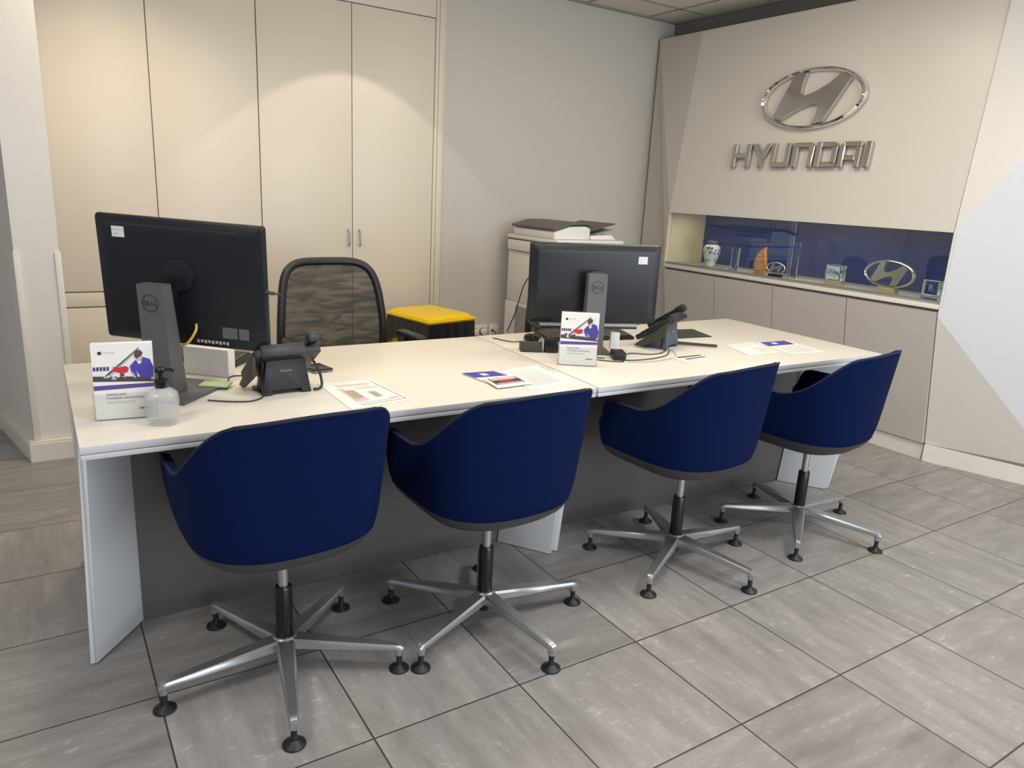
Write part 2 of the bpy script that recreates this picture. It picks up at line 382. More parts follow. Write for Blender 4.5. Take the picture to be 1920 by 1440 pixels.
# ------------------------------------------------------------------ faceted display wall on the right
XB, XR, XT = 4.208, 4.070, 4.185        # base, ridge, top
YS, YL = .108, 2.230                    # seam, left end of the niche
ZC, ZN, ZT = .862, 1.300, 2.590
KT = (XT+.012-XR)/(ZT-ZN)
dw = thing('display_wall_unit', 'white faceted wall unit with cupboards below and a lit niche', 'wall unit')
XTT = XR+KT*(ZT-ZN)
MB().prism([(XR, YS, ZN), (XR, YL, ZN), (XTT, 2.215, ZT), (XTT, YS, ZT)], (.03, 0, 0), PANELW).build('upper_panel', dw, smooth=False)
MB().prism([(XR, YL, ZN), (XR, YL, .93), (XR, YL, ZC), (XB-.003, YL+.01, .09), (XB-.003, 2.655, .09), (4.198, 2.655, ZT), (XTT, 2.217, ZT)], (.02, .0, 0), DOORL).build('side_panel', dw, smooth=False)
MB().prism([(XTT, YS, ZT), (XTT, 2.215, ZT), (4.198, 2.655, ZT), (4.36, 2.655, ZT), (4.36, YS, ZT)], (0, 0, -.02), PANELW).build('top_cap', dw, smooth=False)
# niche
MB().bb(XR+.004, 4.50, YL-.001, YL+.02, .925, ZN, LINING).build('niche_side', dw, smooth=False)
MB().bb(4.470, 4.490, YS, YL, .925, ZN, BLUEB).build('back_panel', dw, smooth=False)
MB().bb(XR+.005, 4.47, YS+.001, YL, ZN-.0001, ZN+.018, LINING).build('niche_ceiling', dw, smooth=False)
MB().bb(XR+.004, 4.47, YS-.018, YS, .90, ZN, PANELW).build('niche_side', dw, smooth=False)
MB().bb(XR+.010, 4.47, YS, YL, .905, .925, SHELF, .001).bb(XR+.004, XR+.032, YS, YL, .925, .931, ALU).build('shelf', dw)
MB().bb(XR-.006, XR+.012, YS-.001, YL+.004, .888, .912, SKIRT, .002).build('shelf_lip', dw)
def lowpt(y, z):
    t = (ZC-z)/ZC; return XR+(XB-XR)*t
for y0, y1 in ((1.715, YL), (1.200, 1.715), (.655, 1.200), (YS, .655)):
    za, zb = .100, .872
    MB().prism([(lowpt(0, za), y0+.003, za), (lowpt(0, za), y1-.003, za), (lowpt(0, zb), y1-.003, zb), (lowpt(0, zb), y0+.003, zb)], (.02, 0, 0), DOORL).build('door', dw, smooth=False)
MB().prism([(lowpt(0, .1)+.021, YS, .1), (lowpt(0, .1)+.021, YL, .1), (lowpt(0, .88)+.021, YL, .88), (lowpt(0, .88)+.021, YS, .88)], (.01, 0, 0), GRID).build('carcass', dw, smooth=False)
MB().bb(XB-.001, XB+.02, YS+.004, 2.655, 0, .092, SKIRT).build('plinth', dw, smooth=False)
# two sliding panes
MB().bb(XR+.012, XR+.017, 1.098, YL-.002, .931, ZN, PANE).bb(XR+.0115, XR+.0175, 1.095, 1.1, .931, ZN, GREENG).build('glass_pane', dw, smooth=False)
MB().bb(XR+.024, XR+.029, YS, 1.14, .931, ZN, PANE).build('glass_pane', dw, smooth=False)
# angled panels beyond the seam
fr = thing('angled_wall_panel', 'white folded wall panel right of the seam, meeting in a sideways point', 'wall panel')
DX, DY = .308, -1.0                     # direction in which the wall turns away
def far(p, s): return (p[0]+DX*s, p[1]+DY*s, p[2])
AL = (XR, YS-.004, ZC-.01); AU = (XR, YS-.004, ZN)
BS = (XB, YS-.004, .100); BF = far(BS, 1.6)
TS = (XTT, YS-.004, 2.715); TF = far((XTT, YS-.004, 2.715), 1.6)
LD = (4.277, -.343, .318); UD = (4.167, -.106, 1.69)
LE = tuple(AL[i]+(LD[i]-AL[i])*1.36 for i in range(3)); UE = tuple(AU[i]+(UD[i]-AU[i])*3.1 for i in range(3))
BK = .03
def slab(pts, m, nm): MB().prism(pts, (BK, 0, 0), m).build(nm, fr, smooth=False)
slab([AL, BS, BF, LE], PANELW, 'lower_facet')
slab([AU, UE, TF, TS], PANELW, 'upper_facet')
MIDF = far((4.40, YS, 1.0), 1.5)
slab([AL, LE, UE, AU], PANEL_DAYLIT, 'middle_facet')
MB().prism([(XB-.016, YS-.012, 0), tuple(far((XB-.016, YS-.012, 0), 1.7)), tuple(far((XB+.02, YS-.012, 0), 1.7)), (XB+.02, YS-.004, 0)], (0, 0, .098), SKIRT).build('plinth', fr, smooth=False)

# ------------------------------------------------------------------ chrome emblem and lettering
NK = math.sqrt(1+KT*KT)
PM = Matrix(((0, KT/NK, -1/NK, 0), (-1, 0, 0, 0), (0, 1/NK, KT/NK, 0), (0, 0, 0, 1)))
PM = T(XR+KT*(2.05-ZN), 1.14, 2.05) @ PM      # local x: along the wall, y: up, z: out of the wall
HPOLY = [(-.150, .158), (-.070, .152), (-.088, .085), (-.088, .030), (-.060, .012), (.009, .029), (.101, .072), (.180, .130), (.245, .093), (.177, -.023), (.101, -.152), (.026, -.164), (.052, -.110), (.058, -.060), (.039, -.038), (-.002, -.038), (-.076, -.060), (-.148, -.094), (-.207, -.128), (-.272, -.106), (-.213, .022)]
def oval(n, a, b, cx=-.012, cy=-.004): return [(cx+a*math.cos(2*math.pi*k/n), cy+b*math.sin(2*math.pi*k/n)) for k in range(n)]
def emblem(mb, ring_m, h_m, s=1., depth=.03, base=.012, mx=I4):
    n = 72; secs = [(.0, base), (.005, base+depth*.75), (.016, base+depth), (.027, base+depth*.75), (.032, base)]
    vs = []; fs = []
    for k in range(n):
        a = 2*math.pi*k/n
        for d, z in secs: vs.append((s*(-.012+(.378-d)*math.cos(a)), s*(-.004+(.187-d*.75)*math.sin(a)), s*z))
    q = len(secs)
    for k in range(n):
        k2 = (k+1) % n
        for j in range(q): fs.append((k*q+j, k2*q+j, k2*q+(j+1) % q, k*q+(j+1) % q))
    mb.faces(vs, fs, ring_m, mx)
    # raised letter with a sloped edge and a gentle ridge
    t = bmesh.new(); A = [t.verts.new((x*s, y*s, base*s)) for x, y in HPOLY]; B = [t.verts.new((x*s, y*s, (base+depth*.75)*s)) for x, y in HPOLY]
    N = len(HPOLY); t.faces.new(A[::-1]); top = t.faces.new(B)
    for i in range(N): t.faces.new([A[i], A[(i+1) % N], B[(i+1) % N], B[i]])
    r = bmesh.ops.inset_region(t, faces=[top], thickness=.024*s, depth=.022*s)
    t.verts.index_update(); mb.absorb(t, h_m, mx)
lg = thing('wall_emblem', 'large chrome oval emblem with slanted letter H high on the right wall', 'emblem')
mb = MB(); emblem(mb, CHROME, CHROMEH, mx=PM); mb.build('badge', lg, ang=25)
for u, v in ((-.325, .085), (.30, -.095), (-.012, .170), (-.012, -.178)): MB().cyl(PM @ Vector((u, v, -.002)), PM @ Vector((u, v, .014)), .006, BLACKP).build('standoff', lg)
# letters drawn from strokes, one thing per letter
LH = .152; SW = .034
def stroke_letter(nm, x0, x1, polys, label):
    mb = MB()
    for P in polys:
        P3 = [(x0+px*(x1-x0), -.424+py*LH, .006) for px, py in P]
        mb.prism(P3, (0, 0, .026), SATIN, .004, PM, 1)
    o = mb.build('wall_letter', ang=25); tag(o, label, 'letter', 'chrome letters on the right wall'); return o
s_ = .25
def rectp(a, b, c, d): return [(a, b), (c, b), (c, d), (a, d)]
LET = [
 ('H', -.556, -.398, [[(0, 0), (s_, 0), (s_, .40), (1-s_, .40), (1-s_, 0), (1, 0), (1, 1), (1-s_, 1), (1-s_, .62), (s_, .62), (s_, 1), (0, 1)]]),
 ('Y', -.392, -.226, [[(.38, 0), (.62, 0), (.62, .40), (1, 1), (.74, 1), (.5, .60), (.26, 1), (0, 1), (.38, .40)]]),
 ('U', -.232, -.082, [[(.12, 0), (.88, 0), (1, .12), (1, 1), (1-s_, 1), (1-s_, .21), (s_, .21), (s_, 1), (0, 1), (0, .12)]]),
 ('N', -.062, .092, [[(0, 0), (s_, 0), (s_, .79), (1-s_, .79), (1-s_, 0), (1, 0), (1, .88), (.88, 1), (0, 1)]]),
 ('D', .106, .256, [[(0, 0), (.86, 0), (1, .14), (1, .86), (.86, 1), (0, 1), (0, .5), (s_, .5), (s_, .79), (1-s_, .79), (1-s_, .21), (s_, .21), (s_, .5), (0, .5)]]),
 ('A', .268, .412, [[(0, 0), (s_, 0), (s_, .28), (1-s_, .28), (1-s_, 0), (1, 0), (1, 1), (.14, 1), (0, .84), (0, .46), (s_, .46), (s_, .79), (1-s_, .79), (1-s_, .47), (s_, .47), (0, .455)]]),
 ('I', .436, .474, [rectp(0, 0, 1, 1)]),
]
LABS = {'H': 'chrome letter H, the first of the wall lettering', 'Y': 'chrome letter Y, second in the wall lettering', 'U': 'chrome letter U on the wall, between Y and N', 'N': 'chrome square-shouldered letter N on the wall, middle of the word', 'D': 'chrome letter D on the wall, between N and A', 'A': 'chrome square-topped letter A on the wall, before the last letter', 'I': 'chrome letter I, the last and narrowest of the wall lettering'}
for ch, x0, x1, P in LET:
    if ch == 'D':
        P = [rectp(0, 0, s_, 1), [(s_, .79), (1-s_, .79), (1, .86), (.86, 1), (s_, 1)], [(s_, 0), (.86, 0), (1, .14), (1-s_, .21), (s_, .21)], [(1-s_, .21), (1, .14), (1, .86), (1-s_, .79)]]
    if ch == 'A':
        P = [[(0, 0), (s_, 0), (s_, .80), (.14, 1), (0, .84)], [(s_, .80), (1, .80), (1, 1), (.14, 1)], rectp(1-s_, 0, 1, .80), rectp(s_, .27, 1-s_, .46)]
    stroke_letter(ch, x0, x1, P, LABS[ch])

# ------------------------------------------------------------------ things in the niche
SZ = .9255
def award_x(y, x=4.20): return (x, y, SZ)
v = thing('porcelain_vase', 'small white porcelain jar with painted flowers at the left end of the niche', 'vase', award_x(1.885))
VP = [(.028, 0), (.036, .004), (.034, .012), (.046, .045), (.060, .095), (.064, .125), (.056, .150), (.036, .163), (.032, .168)]
MB().lathe([(.038, .167), (.042, .171), (.042, .182), (.036, .187), (.012, .189), (.0, .190)], COPG).build('lid', v)
mb = MB().lathe(VP, CREAMP)
for k in range(70):
    a = R(218+random.uniform(-95, 95)); z = random.uniform(.03, .145); rr = .0605 if .08 < z < .14 else .052
    rr = [r for r, zz in VP if zz <= z][-1]+.004; s2 = random.uniform(.004, .010)
    c = Vector((math.cos(a)*rr, math.sin(a)*rr, z)); t1 = Vector((-math.sin(a), math.cos(a), 0))
    mb.poly([c+t1*s2*math.cos(q*1.047)+Vector((0, 0, s2*math.sin(q*1.047))) for q in range(6)], random.choice([PDARK, OVERALL, POLIVE, PPINK]))
mb.build('body', v)
o = MB().bb(-.008, .008, -.038, .038, .012, .160, GREENG, .002).bb(-.02, .02, -.05, .05, 0, .011, GREENG, .002).build('glass_award'); o.location = award_x(1.655); o.rotation_euler = (0, 0, R(-12)); tag(o, 'clear upright glass plaque award between the vase and the amber award', 'award')
fl = thing('amber_award', 'amber orange flame-shaped award in the niche', 'award', award_x(1.405, 4.17), -8)
FP = [(-.045, .0), (.045, .0), (.055, .05), (.052, .09), (.036, .125), (.018, .150), (-.010, .172), (-.040, .190), (-.035, .165), (-.046, .120), (-.058, .070)]
MB().prism([(-.011, -u, z) for u, z in [(p[0]*-1*-1, p[1]) for p in [(-x, z) for x, z in FP][::-1]]], (.022, 0, 0), ORANGE, .004).build('flame', fl)
mb = MB()
for zz, wd in ((.128, .03), (.105, .06), (.09, .05), (.07, .07), (.055, .06), (.04, .05)): mb.bb(-.0125, -.0115, -wd/2, wd/2, zz-.002, zz+.003, PAPER)
mb.build('lettering', fl)
em = thing('emblem_trophy', 'small silver oval emblem trophy left of the glass edge', 'trophy', award_x(1.255, 4.15))
EM = T(0, 0, .062) @ Matrix(((0, 0, -1, 0), (-1, 0, 0, 0), (0, 1, 0, 0), (0, 0, 0, 1)))
mb = MB(); emblem(mb, SILVER, SILVER, s=.20, depth=.05, base=-.02, mx=EM); mb.build('badge', em); MB().bb(-.022, .022, -.045, .045, 0, .018, BLACKG, .003).build('base', em)
o = MB().bb(-.008, .008, -.040, .040, .012, .235, GREENG, .002).bb(-.02, .02, -.05, .05, 0, .011, GREENG, .002).build('glass_award'); o.location = award_x(1.21, 4.26); tag(o, 'tall clear glass plaque standing behind the small oval trophy', 'award')
cb = thing('crystal_cube_award', 'square crystal block etched with a dark pattern, on a gold base', 'award', award_x(.83, 4.18), -6)
MB().bb(-.025, .025, -.058, .058, 0, .030, GOLD, .002).build('base', cb)
MB().bb(-.025, .025, -.058, .058, .031, .125, GREENG, .002).build('block', cb)
mb = MB().bb(-.0259, -.0254, -.050, .050, .036, .119, LABELW)
for k in range(16):
    yy = -.042+.0056*k; a = R(random.uniform(30, 70)); ln = random.uniform(.008, .018); c = Vector((-.0264, yy, .076+random.uniform(-.018, .018))); dv = Vector((0, math.cos(a), math.sin(a)))
    mb.poly([c-dv*ln-Vector((0, .0022, 0)), c-dv*ln+Vector((0, .0022, 0)), c+dv*ln+Vector((0, .0022, 0)), c+dv*ln-Vector((0, .0022, 0))], PDARK)
mb.build('etching', cb)
et = thing('emblem_trophy', 'large silver and gold oval emblem trophy near the right end of the niche', 'trophy', award_x(.478, 4.18), -4)
EM2 = T(0, 0, .112) @ Matrix(((0, 0, -1, 0), (-1, 0, 0, 0), (0, 1, 0, 0), (0, 0, 0, 1)))
mb = MB(); emblem(mb, SILVER, SILVER, s=.43, depth=.05, base=-.02, mx=EM2); mb.build('badge', et)
MB().prism([(-.025, -.062, 0), (-.025, .062, 0), (-.025, .050, .034), (-.025, -.050, .034)], (.05, 0, 0), GOLD, .004).build('base', et)
gq = thing('glass_award', 'small square framed glass block at the right end of the niche', 'award', award_x(.205, 4.16), -4)
MB().bb(-.02, .02, -.046, .046, .026, .108, GREENG, .002).bb(-.022, .022, -.05, .05, 0, .024, GREENG, .002).build('block', gq)
mb = MB()
for a, b, c, d in ((-.046, -.042, .026, .108), (.042, .046, .026, .108), (-.046, .046, .026, .030), (-.046, .046, .104, .108)): mb.bb(-.0215, -.0205, a, b, c, d, PAPER)
mb.text('R', .05, PGREY, T(-.0215, .014, .05) @ Matrix(((0, 0, -1, 0), (-1, 0, 0, 0), (0, 1, 0, 0), (0, 0, 0, 1)))).build('etching', gq)

# ------------------------------------------------------------------ desks
DZ = .73
def desk(name, label, C, legs, mod, left_end):
    d = thing(name, label, 'desk')
    FL, FR, BR, BL = C
    def ins(P, i=.0):
        cx = sum(p[0] for p in P)/4; cy = sum(p[1] for p in P)/4
        return [(p[0]+(i if p[0] < cx else -i), p[1]+(i if p[1] < cy else -i)) for p in P]
    dt = MB().prism([(x, y, DZ-.020) for x, y in C], (0, 0, .020), DESKT, .0012).build('desktop', d)
    dt.data.materials.append(DESK_SHADE)
    for f in dt.data.polygons:
        if abs(f.normal.z) < .5: f.material_index = 1
    MB().prism([(x, y, DZ-.0225) for x, y in ins(C, .004)], (0, 0, .0025), INKG).prism([(x, y, DZ-.036) for x, y in ins(C, .001)], (0, 0, .0135), DESK_SHADE, .001).build('edge_trim', d)
    for (bot, top, nm, m) in legs:
        # slab between two floor points and two top points, thickened
        (x0, y0), (x1, y1) = bot; (u0, v0), (u1, v1) = top
        P = [Vector((x0, y0, .003)), Vector((x1, y1, .003)), Vector((u1, v1, DZ-.0365)), Vector((u0, v0, DZ-.0365))]
        n = (P[1]-P[0]).cross(P[3]-P[0]).normalized()*-.022
        if nm == 'gable_panel': n = Vector((.018, 0, 0))
        if x0 < 0 and nm == 'leg_panel': n = Vector((0, .028, 0))
        MB().prism([tuple(p) for p in P], tuple(n), m, .0008).build(nm, d)
    (x0, y0), (x1, y1) = mod
    MB().prism([(x0, y0, .006), (x1, y1, .006), (x1, y1+.018, .006), (x0, y0+.018, .006)], (0, 0, DZ-.0430), GREYP).build('modesty_panel', d, smooth=False)
    return d
GREYS = DESKL
desk('reception_desk', 'long white desk nearer the camera, its left end beside the pillar', [(0, 0), (1.600, -.028), (1.652, .930), (0, .930)],
     [(((-.008, .192), (.137, .372)), ((.004, .150), (.139, .372)), 'leg_panel', DESKL),
      (((-.022, .198), (.002, .900)), ((.001, .156), (.004, .900)), 'gable_panel', DESKL),
      (((1.440, .330), (1.570, .140)), ((1.50, .330), (1.578, .080)), 'leg_panel', DESKL)],
     ((.137, .374), (1.462, .336)), True)
desk('reception_desk', 'white desk at the far right end, beside the display wall', [(1.606, -.030), (3.330, -.050), (3.372, .948), (1.658, .937)],
     [(((1.612, .150), (1.71, .338)), ((1.624, .085), (1.71, .338)), 'leg_panel', DESKL),
      (((3.110, .262), (3.245, .068)), ((3.19, .262), (3.318, .0)), 'leg_panel', DESKL),
      (((3.262, .075), (3.30, .90)), ((3.335, .012), (3.36, .90)), 'gable_panel', DESKL)],
     ((1.702, .340), (3.150, .268)), False)

# ------------------------------------------------------------------ blue tub chairs
def sm(t): t = max(0., min(1., t)); return t*t*(3-2*t)
def rim_h(th):
    # th 0 at the back centre, 1 at the front of the arm
    a = .845-.018*sm(th/.33)
    b = .652
    return a+(b-a)*sm((th-.20)/.40)
def plan(th, A, B, F):
    if th < .55:
        an = th/.55*math.pi/2; e = .78
        return A*math.sin(an)**e, -B*math.cos(an)**e
    t = (th-.55)/.45
    return A*(1-.05*t*t), F*t
def shell_point(s, z, off=0.):
    th = abs(s); q = max(0, (z-.398)/.437)
    k = .66*(1-math.exp(-q*16))+.34*q
    A = .165+(.290-.165)*k-off; B = .130+(.272-.130)*k-off; F = .150+(.255-.150)*k-off*.3
    x, y = plan(th, A, B, F); return Vector((math.copysign(x, s) if s else 0, y, z))
def tub_chair(root):
    NS, NV = 56, 16
    def grid(z0f, z1f, off, rev=False):
        vs = []; fs = []
        for i in range(NS+1):
            s = -1+2*i/NS
            for j in range(NV+1):
                z = z0f(s)+(z1f(s)-z0f(s))*(j/NV)**1.3; vs.append(shell_point(s, z, off))
        for i in range(NS):
            for j in range(NV):
                a = i*(NV+1)+j; fs.append((a, a+NV+1, a+NV+2, a+1))
        return vs, fs
    def front(s): return 1-.80*sm((abs(s)-.93)/.07)*0
    zb = .463
    top = lambda s: rim_h(abs(s))-.10*sm((abs(s)-.90)/.10)
    mb = MB()
    vo, fo = grid(lambda s: zb, top, 0.); vi, fi = grid(lambda s: zb+.01, lambda s: top(s)-.003, .026)
    n0 = len(vo); vs = vo+vi; fs = fo+[tuple(n0+k for k in f[::-1]) for f in fi]
    # rim between outer and inner with a padded crown
    for i in range(NS):
        a = i*(NV+1)+NV; b = (i+1)*(NV+1)+NV
        ca = len(vs); vs.append((vo[a]+vi[a])/2+Vector((0, 0, .006))); vs.append((vo[b]+vi[b])/2+Vector((0, 0, .006)))
        fs.append((a, b, ca+1, ca)); fs.append((ca, ca+1, n0+b, n0+a))
    for i in (0, NS):
        for j in range(NV):
            a = i*(NV+1)+j; fs.append((a, a+1, n0+a+1, n0+a))
    mb.faces(vs, fs, BLUEF); bmesh.ops.remove_doubles(mb.bm, verts=list(mb.bm.verts), dist=.0004)
    mb.build('upholstered_shell', root, ang=60)
    # piping along the rim
    P = [shell_point(-1+2*i/NS, top(-1+2*i/NS), .002)+Vector((0, 0, .002)) for i in range(NS+1)]
    MB().tube(P, .0044, BLUEP, 6, smooth=0).build('piping', root)
    # charcoal underside with its dark band
    vs = []; fs = []; zs = [.398, .404, .418, .440, .4640]; M2 = 2*NS
    for j, z in enumerate(zs):
        for i in range(NS+1):
            p = shell_point(-1+2*i/NS, z, -.002 if j else .02); vs.append(p)
    for j in range(len(zs)-1):
        for i in range(NS):
            a = j*(NS+1)+i; fs.append((a, a+1, a+NS+2, a+NS+1))
    for j in range(len(zs)-1): a = j*(NS+1); fs.append((a, a+NS+1, a+2*NS+1, a+NS))
    fs.append(tuple(range(NS+1))); fs.append(tuple((len(zs)-1)*(NS+1)+i for i in range(NS, -1, -1)))
    MB0 = MB(); MB0.faces(vs, fs, GREYB); MB0.build('seat_pan', root, ang=50)
    # seat cushion
    vs = []; fs = []; prof = [(.96, .465), (1.0, .472), (1.0, .490), (.96, .502), (.80, .510), (0.001, .514)]
    loop = [shell_point(-1+2*i/NS, .49, .034) for i in range(NS+1)]
    cy = .02
    for f, z in prof:
        for p in loop: vs.append(Vector((p.x*f, cy+(p.y-cy)*f, z)))
    L_ = NS+1
    for j in range(len(prof)-1):
        for i in range(L_):
            i2 = (i+1) % L_; fs.append((j*L_+i, j*L_+i2, (j+1)*L_+i2, (j+1)*L_+i))
    fs.append(tuple(range(L_))[::-1])
    MB1 = MB(); MB1.faces(vs, fs, BLUEF); MB1.build('seat_cushion', root, ang=60)
    MB().lathe([(.060, .388), (.062, .397), (0, .397)], BLACKP, 24).lathe([(.0145, .262), (.0145, .388)], ALU, 24).build('gas_lift', root)
    MB().lathe([(.021, .105), (.024, .112), (.024, .262), (.021, .268), (.0, .268)], BLACKG, 24).build('lift_sleeve', root)
    return root
def star_base(root, ang0):
    b = MB()
    b.lathe([(.030, .066), (.036, .074), (.036, .104), (.030, .110), (.0, .110)], ALU, 24).lathe([(.0, .038), (.018, .038), (.020, .066), (.0, .066)], BLACKP, 20)
    for k in range(5):
        a = math.degrees(ang0)+72*k; m = RZ(a)
        # tapered arm: wide at the hub, curled down at the tip
        st = [(.024, .026, .106, .074), (.10, .024, .1015, .072), (.20, .0195, .094, .070), (.30, .0150, .0875, .068), (.325, .0130, .0855, .066), (.340, .0120, .082, .062), (.346, .0085, .076, .058)]
        vs = []; fs = []
        for x, w_, zt, zb in st:
            for (yy, zz) in ((-w_, zb+.004), (-w_*.8, zb), (w_*.8, zb), (w_, zb+.004), (w_, zt-.006), (w_*.72, zt), (-w_*.72, zt), (-w_, zt-.006)): vs.append((x, yy, zz))
        for i in range(len(st)-1):
            for j in range(8): fs.append((i*8+j, i*8+(j+1) % 8, (i+1)*8+(j+1) % 8, (i+1)*8+j))
        fs.append(tuple(range(8))[::-1]); fs.append(tuple((len(st)-1)*8+j for j in range(8)))
        b.faces(vs, fs, ALU, m)
        b.lathe([(.0115, .050), (.0125, .054), (.0125, .080)], ALU, 16, m @ T(.333, 0, 0))
    b.build('star_base', root, ang=40)
    for k in range(5):
        a = ang0+2*math.pi/5*k
        o = MB().lathe([(.027, 0), (.030, .002), (.029, .006), (.018, .012), (.010, .017), (.0085, .022), (.0085, .050), (.0, .050)], BLACKP, 24).build('foot_glide', root)
        o.location = (.333*math.cos(a), .333*math.sin(a), 0)
CH = [((.4640, -.0697), -3.0428, 4, 'blue tub chair nearest the camera, in front of the left monitor'),
      ((1.1085, -.1243), -.1836, 3, 'blue tub chair second from the left, by the stacked cards'),
      ((2.0012, -.1054), -.0963, 7, 'blue tub chair third from the left, below the right-hand brochure holder'),
      ((2.7226, -.1461), -2.5006, 9, 'blue tub chair at the far right end of the desks')]
proto = None
for (c, sa, rz, lab) in CH:
    if proto is None:
        t = thing('swivel_tub_chair', lab, 'chair', (c[0], c[1], 0), rz, 'blue tub chairs along the desks'); tub_chair(t); proto = t
        shellparts = list(t.children)
    else:
        t = thing('swivel_tub_chair', lab, 'chair', (c[0], c[1], 0), rz, 'blue tub chairs along the desks')
        for ch in shellparts:
            q = ch.copy(); COL.objects.link(q); q.parent = t
    star_base(t, sa-R(rz))

# ------------------------------------------------------------------ computers
def dell_mark(mb, mx, r=.030, m=INK):
    n = 40; vs = []; fs = []
    for k in range(n):
        a = 2*math.pi*k/n
        for rr in (r, r*.90): vs.append((rr*math.cos(a), rr*math.sin(a), 0))
    for k in range(n): k2 = (k+1) % n; fs.append((2*k, 2*k2, 2*k2+1, 2*k+1))
    mb.faces(vs, fs, m, mx)
    mb.text('D', r*.78, m, mx @ T(-r*.80, -r*.27, 0), .0002); mb.text('E', r*.70, m, mx @ T(-r*.33, -r*.30, 0) @ RZ(18), .0002)
    mb.text('LL', r*.78, m, mx @ T(r*.06, -r*.27, 0), .0002)
def computer(label, loc, rz, W, H, zc, tilt, roll, colx, colh, sticker, lean=0, big=False):
    t = thing('desktop_monitor', label, 'monitor', loc, rz)
    # local: viewer (back of the screen) side is -y
    pm = T(0, 0, zc) @ RX(tilt) @ RY(-roll)
    mb = MB()
    # housing: thin rim, shallow bulged back with chamfered borders
    w2, h2 = W/2, H/2
    rings = [(1, 1, .014), (1, 1, .002), (.985, .975, -.006), (.90, .86, -.016), (.86, .80, -.017)]
    vs = []; fs = []; cn = [(-1, -1), (1, -1), (1, 1), (-1, 1)]
    for a, b_, y in rings:
        r_ = .008
        for cx, cz in cn:
            for dx, dz in ((0, 1), (.3, .3), (1, 0)) if cx*cz > 0 else ((1, 0), (.3, .3), (0, 1)):
                X = cx*(w2*a-dx*r_); Z = cz*(h2*b_-dz*r_); vs.append((X, y, Z))
    n = 12
    for i in range(len(rings)-1):
        for k in range(n): fs.append((i*n+k, i*n+(k+1) % n, (i+1)*n+(k+1) % n, (i+1)*n+k))
    fs.append(tuple(range(n))[::-1]); fs.append(tuple((len(rings)-1)*n+k for k in range(n)))
    mb.faces(vs, fs, MONB, pm)
    hs = mb.build('screen_housing', t, ang=20)
    mb = MB().bb(-w2+.008, w2-.008, .0142, .0152, -h2+.02, h2-.008, BLACKG, 0, pm); mb.build('screen', t, smooth=False)
    # vent slot, label, rating plate
    MB().bb(-w2*.80, w2*.72, -.0165, -.013, h2*.86, h2*.885, INK, 0, pm).build('vent_slot', hs, smooth=False)
    sx, sz = sticker
    mb = MB().bb(sx-.02, sx+.02, -.0182, -.0172, sz-.016, sz+.016, LABELW, 0, pm)
    mt = pm @ T(0, -.0184, 0) @ RX(90)
    mb.text('SN 45-12', .0075, INKG, mt @ T(sx-.016, sz+.003, 0), .0001); mb.text('ASSET', .007, INKG, mt @ T(sx-.016, sz-.009, 0), .0001)
    mb.build('label_sticker', hs, smooth=False)
    if big:
        mb = MB()
        for k, (a, b_) in enumerate(((.48, .66), (.68, .80))): mb.bb(w2*a, w2*b_, -.0176, -.0170, -h2*.80, -h2*.62, COPG, 0, pm)
        mb.build('rating_label', hs, smooth=False)
        mb = MB()
        for k in range(9): mb.bb(w2*(.16+.045*k), w2*(.16+.045*k+.03), -.0178, -.0168, -h2*.915+.002*(k % 2), -h2*.86, COPM if k % 3 else INKG, 0, pm)
        mb.build('port_strip', hs, smooth=False)
        MB().tube([pm @ Vector((w2*.16, -.016, -h2*.62)), pm @ Vector((w2*.19, -.035, -h2*.70)), pm @ Vector((w2*.10, -.045, -h2*.90)), pm @ Vector((-w2*.04, -.05, -h2*.98)), pm @ Vector((-w2*.1, -.07, -h2*.98))], .004, YELC, 8).build('network_cable', t)
        MB().tube([pm @ Vector((w2*.99, .0, -h2*.0)), pm @ Vector((w2*1.05, .0, -h2*.01)), pm @ Vector((w2*1.12, .03, -h2*.06))], [.007, .006, .003], WIRE, 8).build('power_lead', t)
    else:
        MB().bb(-w2*.80, w2*.72, -.004, .018, -h2-.016, -h2-.003, COPM, .002, pm).bb(-w2*.80, w2*.72, -.0042, .0182, -h2-.026, -h2-.016, BLACKP, .002, pm).build('speaker_bar', t)
    # pivot disc and neck
    MB().lathe([(.052, 0), (.050, .010), (.030, .013), (0, .013)], MONB, 32, pm @ T(0, -.017, .03 if big else 0.01) @ RX(90)).build('pivot_disc', t)
    cz = colh
    MB().bb(colx-.030, colx+.030, -.105, -.020, cz-.055, cz-.020, MONB, .006).build('neck', t)
    fy0, fy1 = -.125, -.085
    mb = MB()
    P = [(colx-.043, fy0-lean, .008), (colx+.043, fy0-lean, .008), (colx+.041, fy0, cz), (colx-.041, fy0, cz)]
    t2 = bmesh.new(); Q = [(x, y+.048+(.03 if z < .05 else 0), z) for x, y, z in P]
    V = [t2.verts.new(p) for p in P]+[t2.verts.new(p) for p in Q]
    for f in ((0, 1, 2, 3), (7, 6, 5, 4), (0, 4, 5, 1), (1, 5, 6, 2), (2, 6, 7, 3), (3, 7, 4, 0)): t2.faces.new([V[k] for k in f])
    bmesh.ops.recalc_face_normals(t2, faces=list(t2.faces)); bmesh.ops.bevel(t2, geom=list(t2.edges), offset=.002, segments=2, affect='EDGES')
    t2.verts.index_update(); mb.absorb(t2, MONG)
    st = mb.build('stand_column', t)
    mb = MB(); dell_mark(mb, T(colx, fy0-.0012-lean*.055/(cz-.008), cz-.055) @ RX(90-math.degrees(math.atan(lean/(cz-.008)))), .026); mb.build('maker_mark', st, smooth=False)
    MB().bb(colx-(.12 if big else .085), colx+(.115 if big else .085), -.165 if big else -.125, .10, 0, .009, MONG, .003).build('stand_foot', t)
    return t
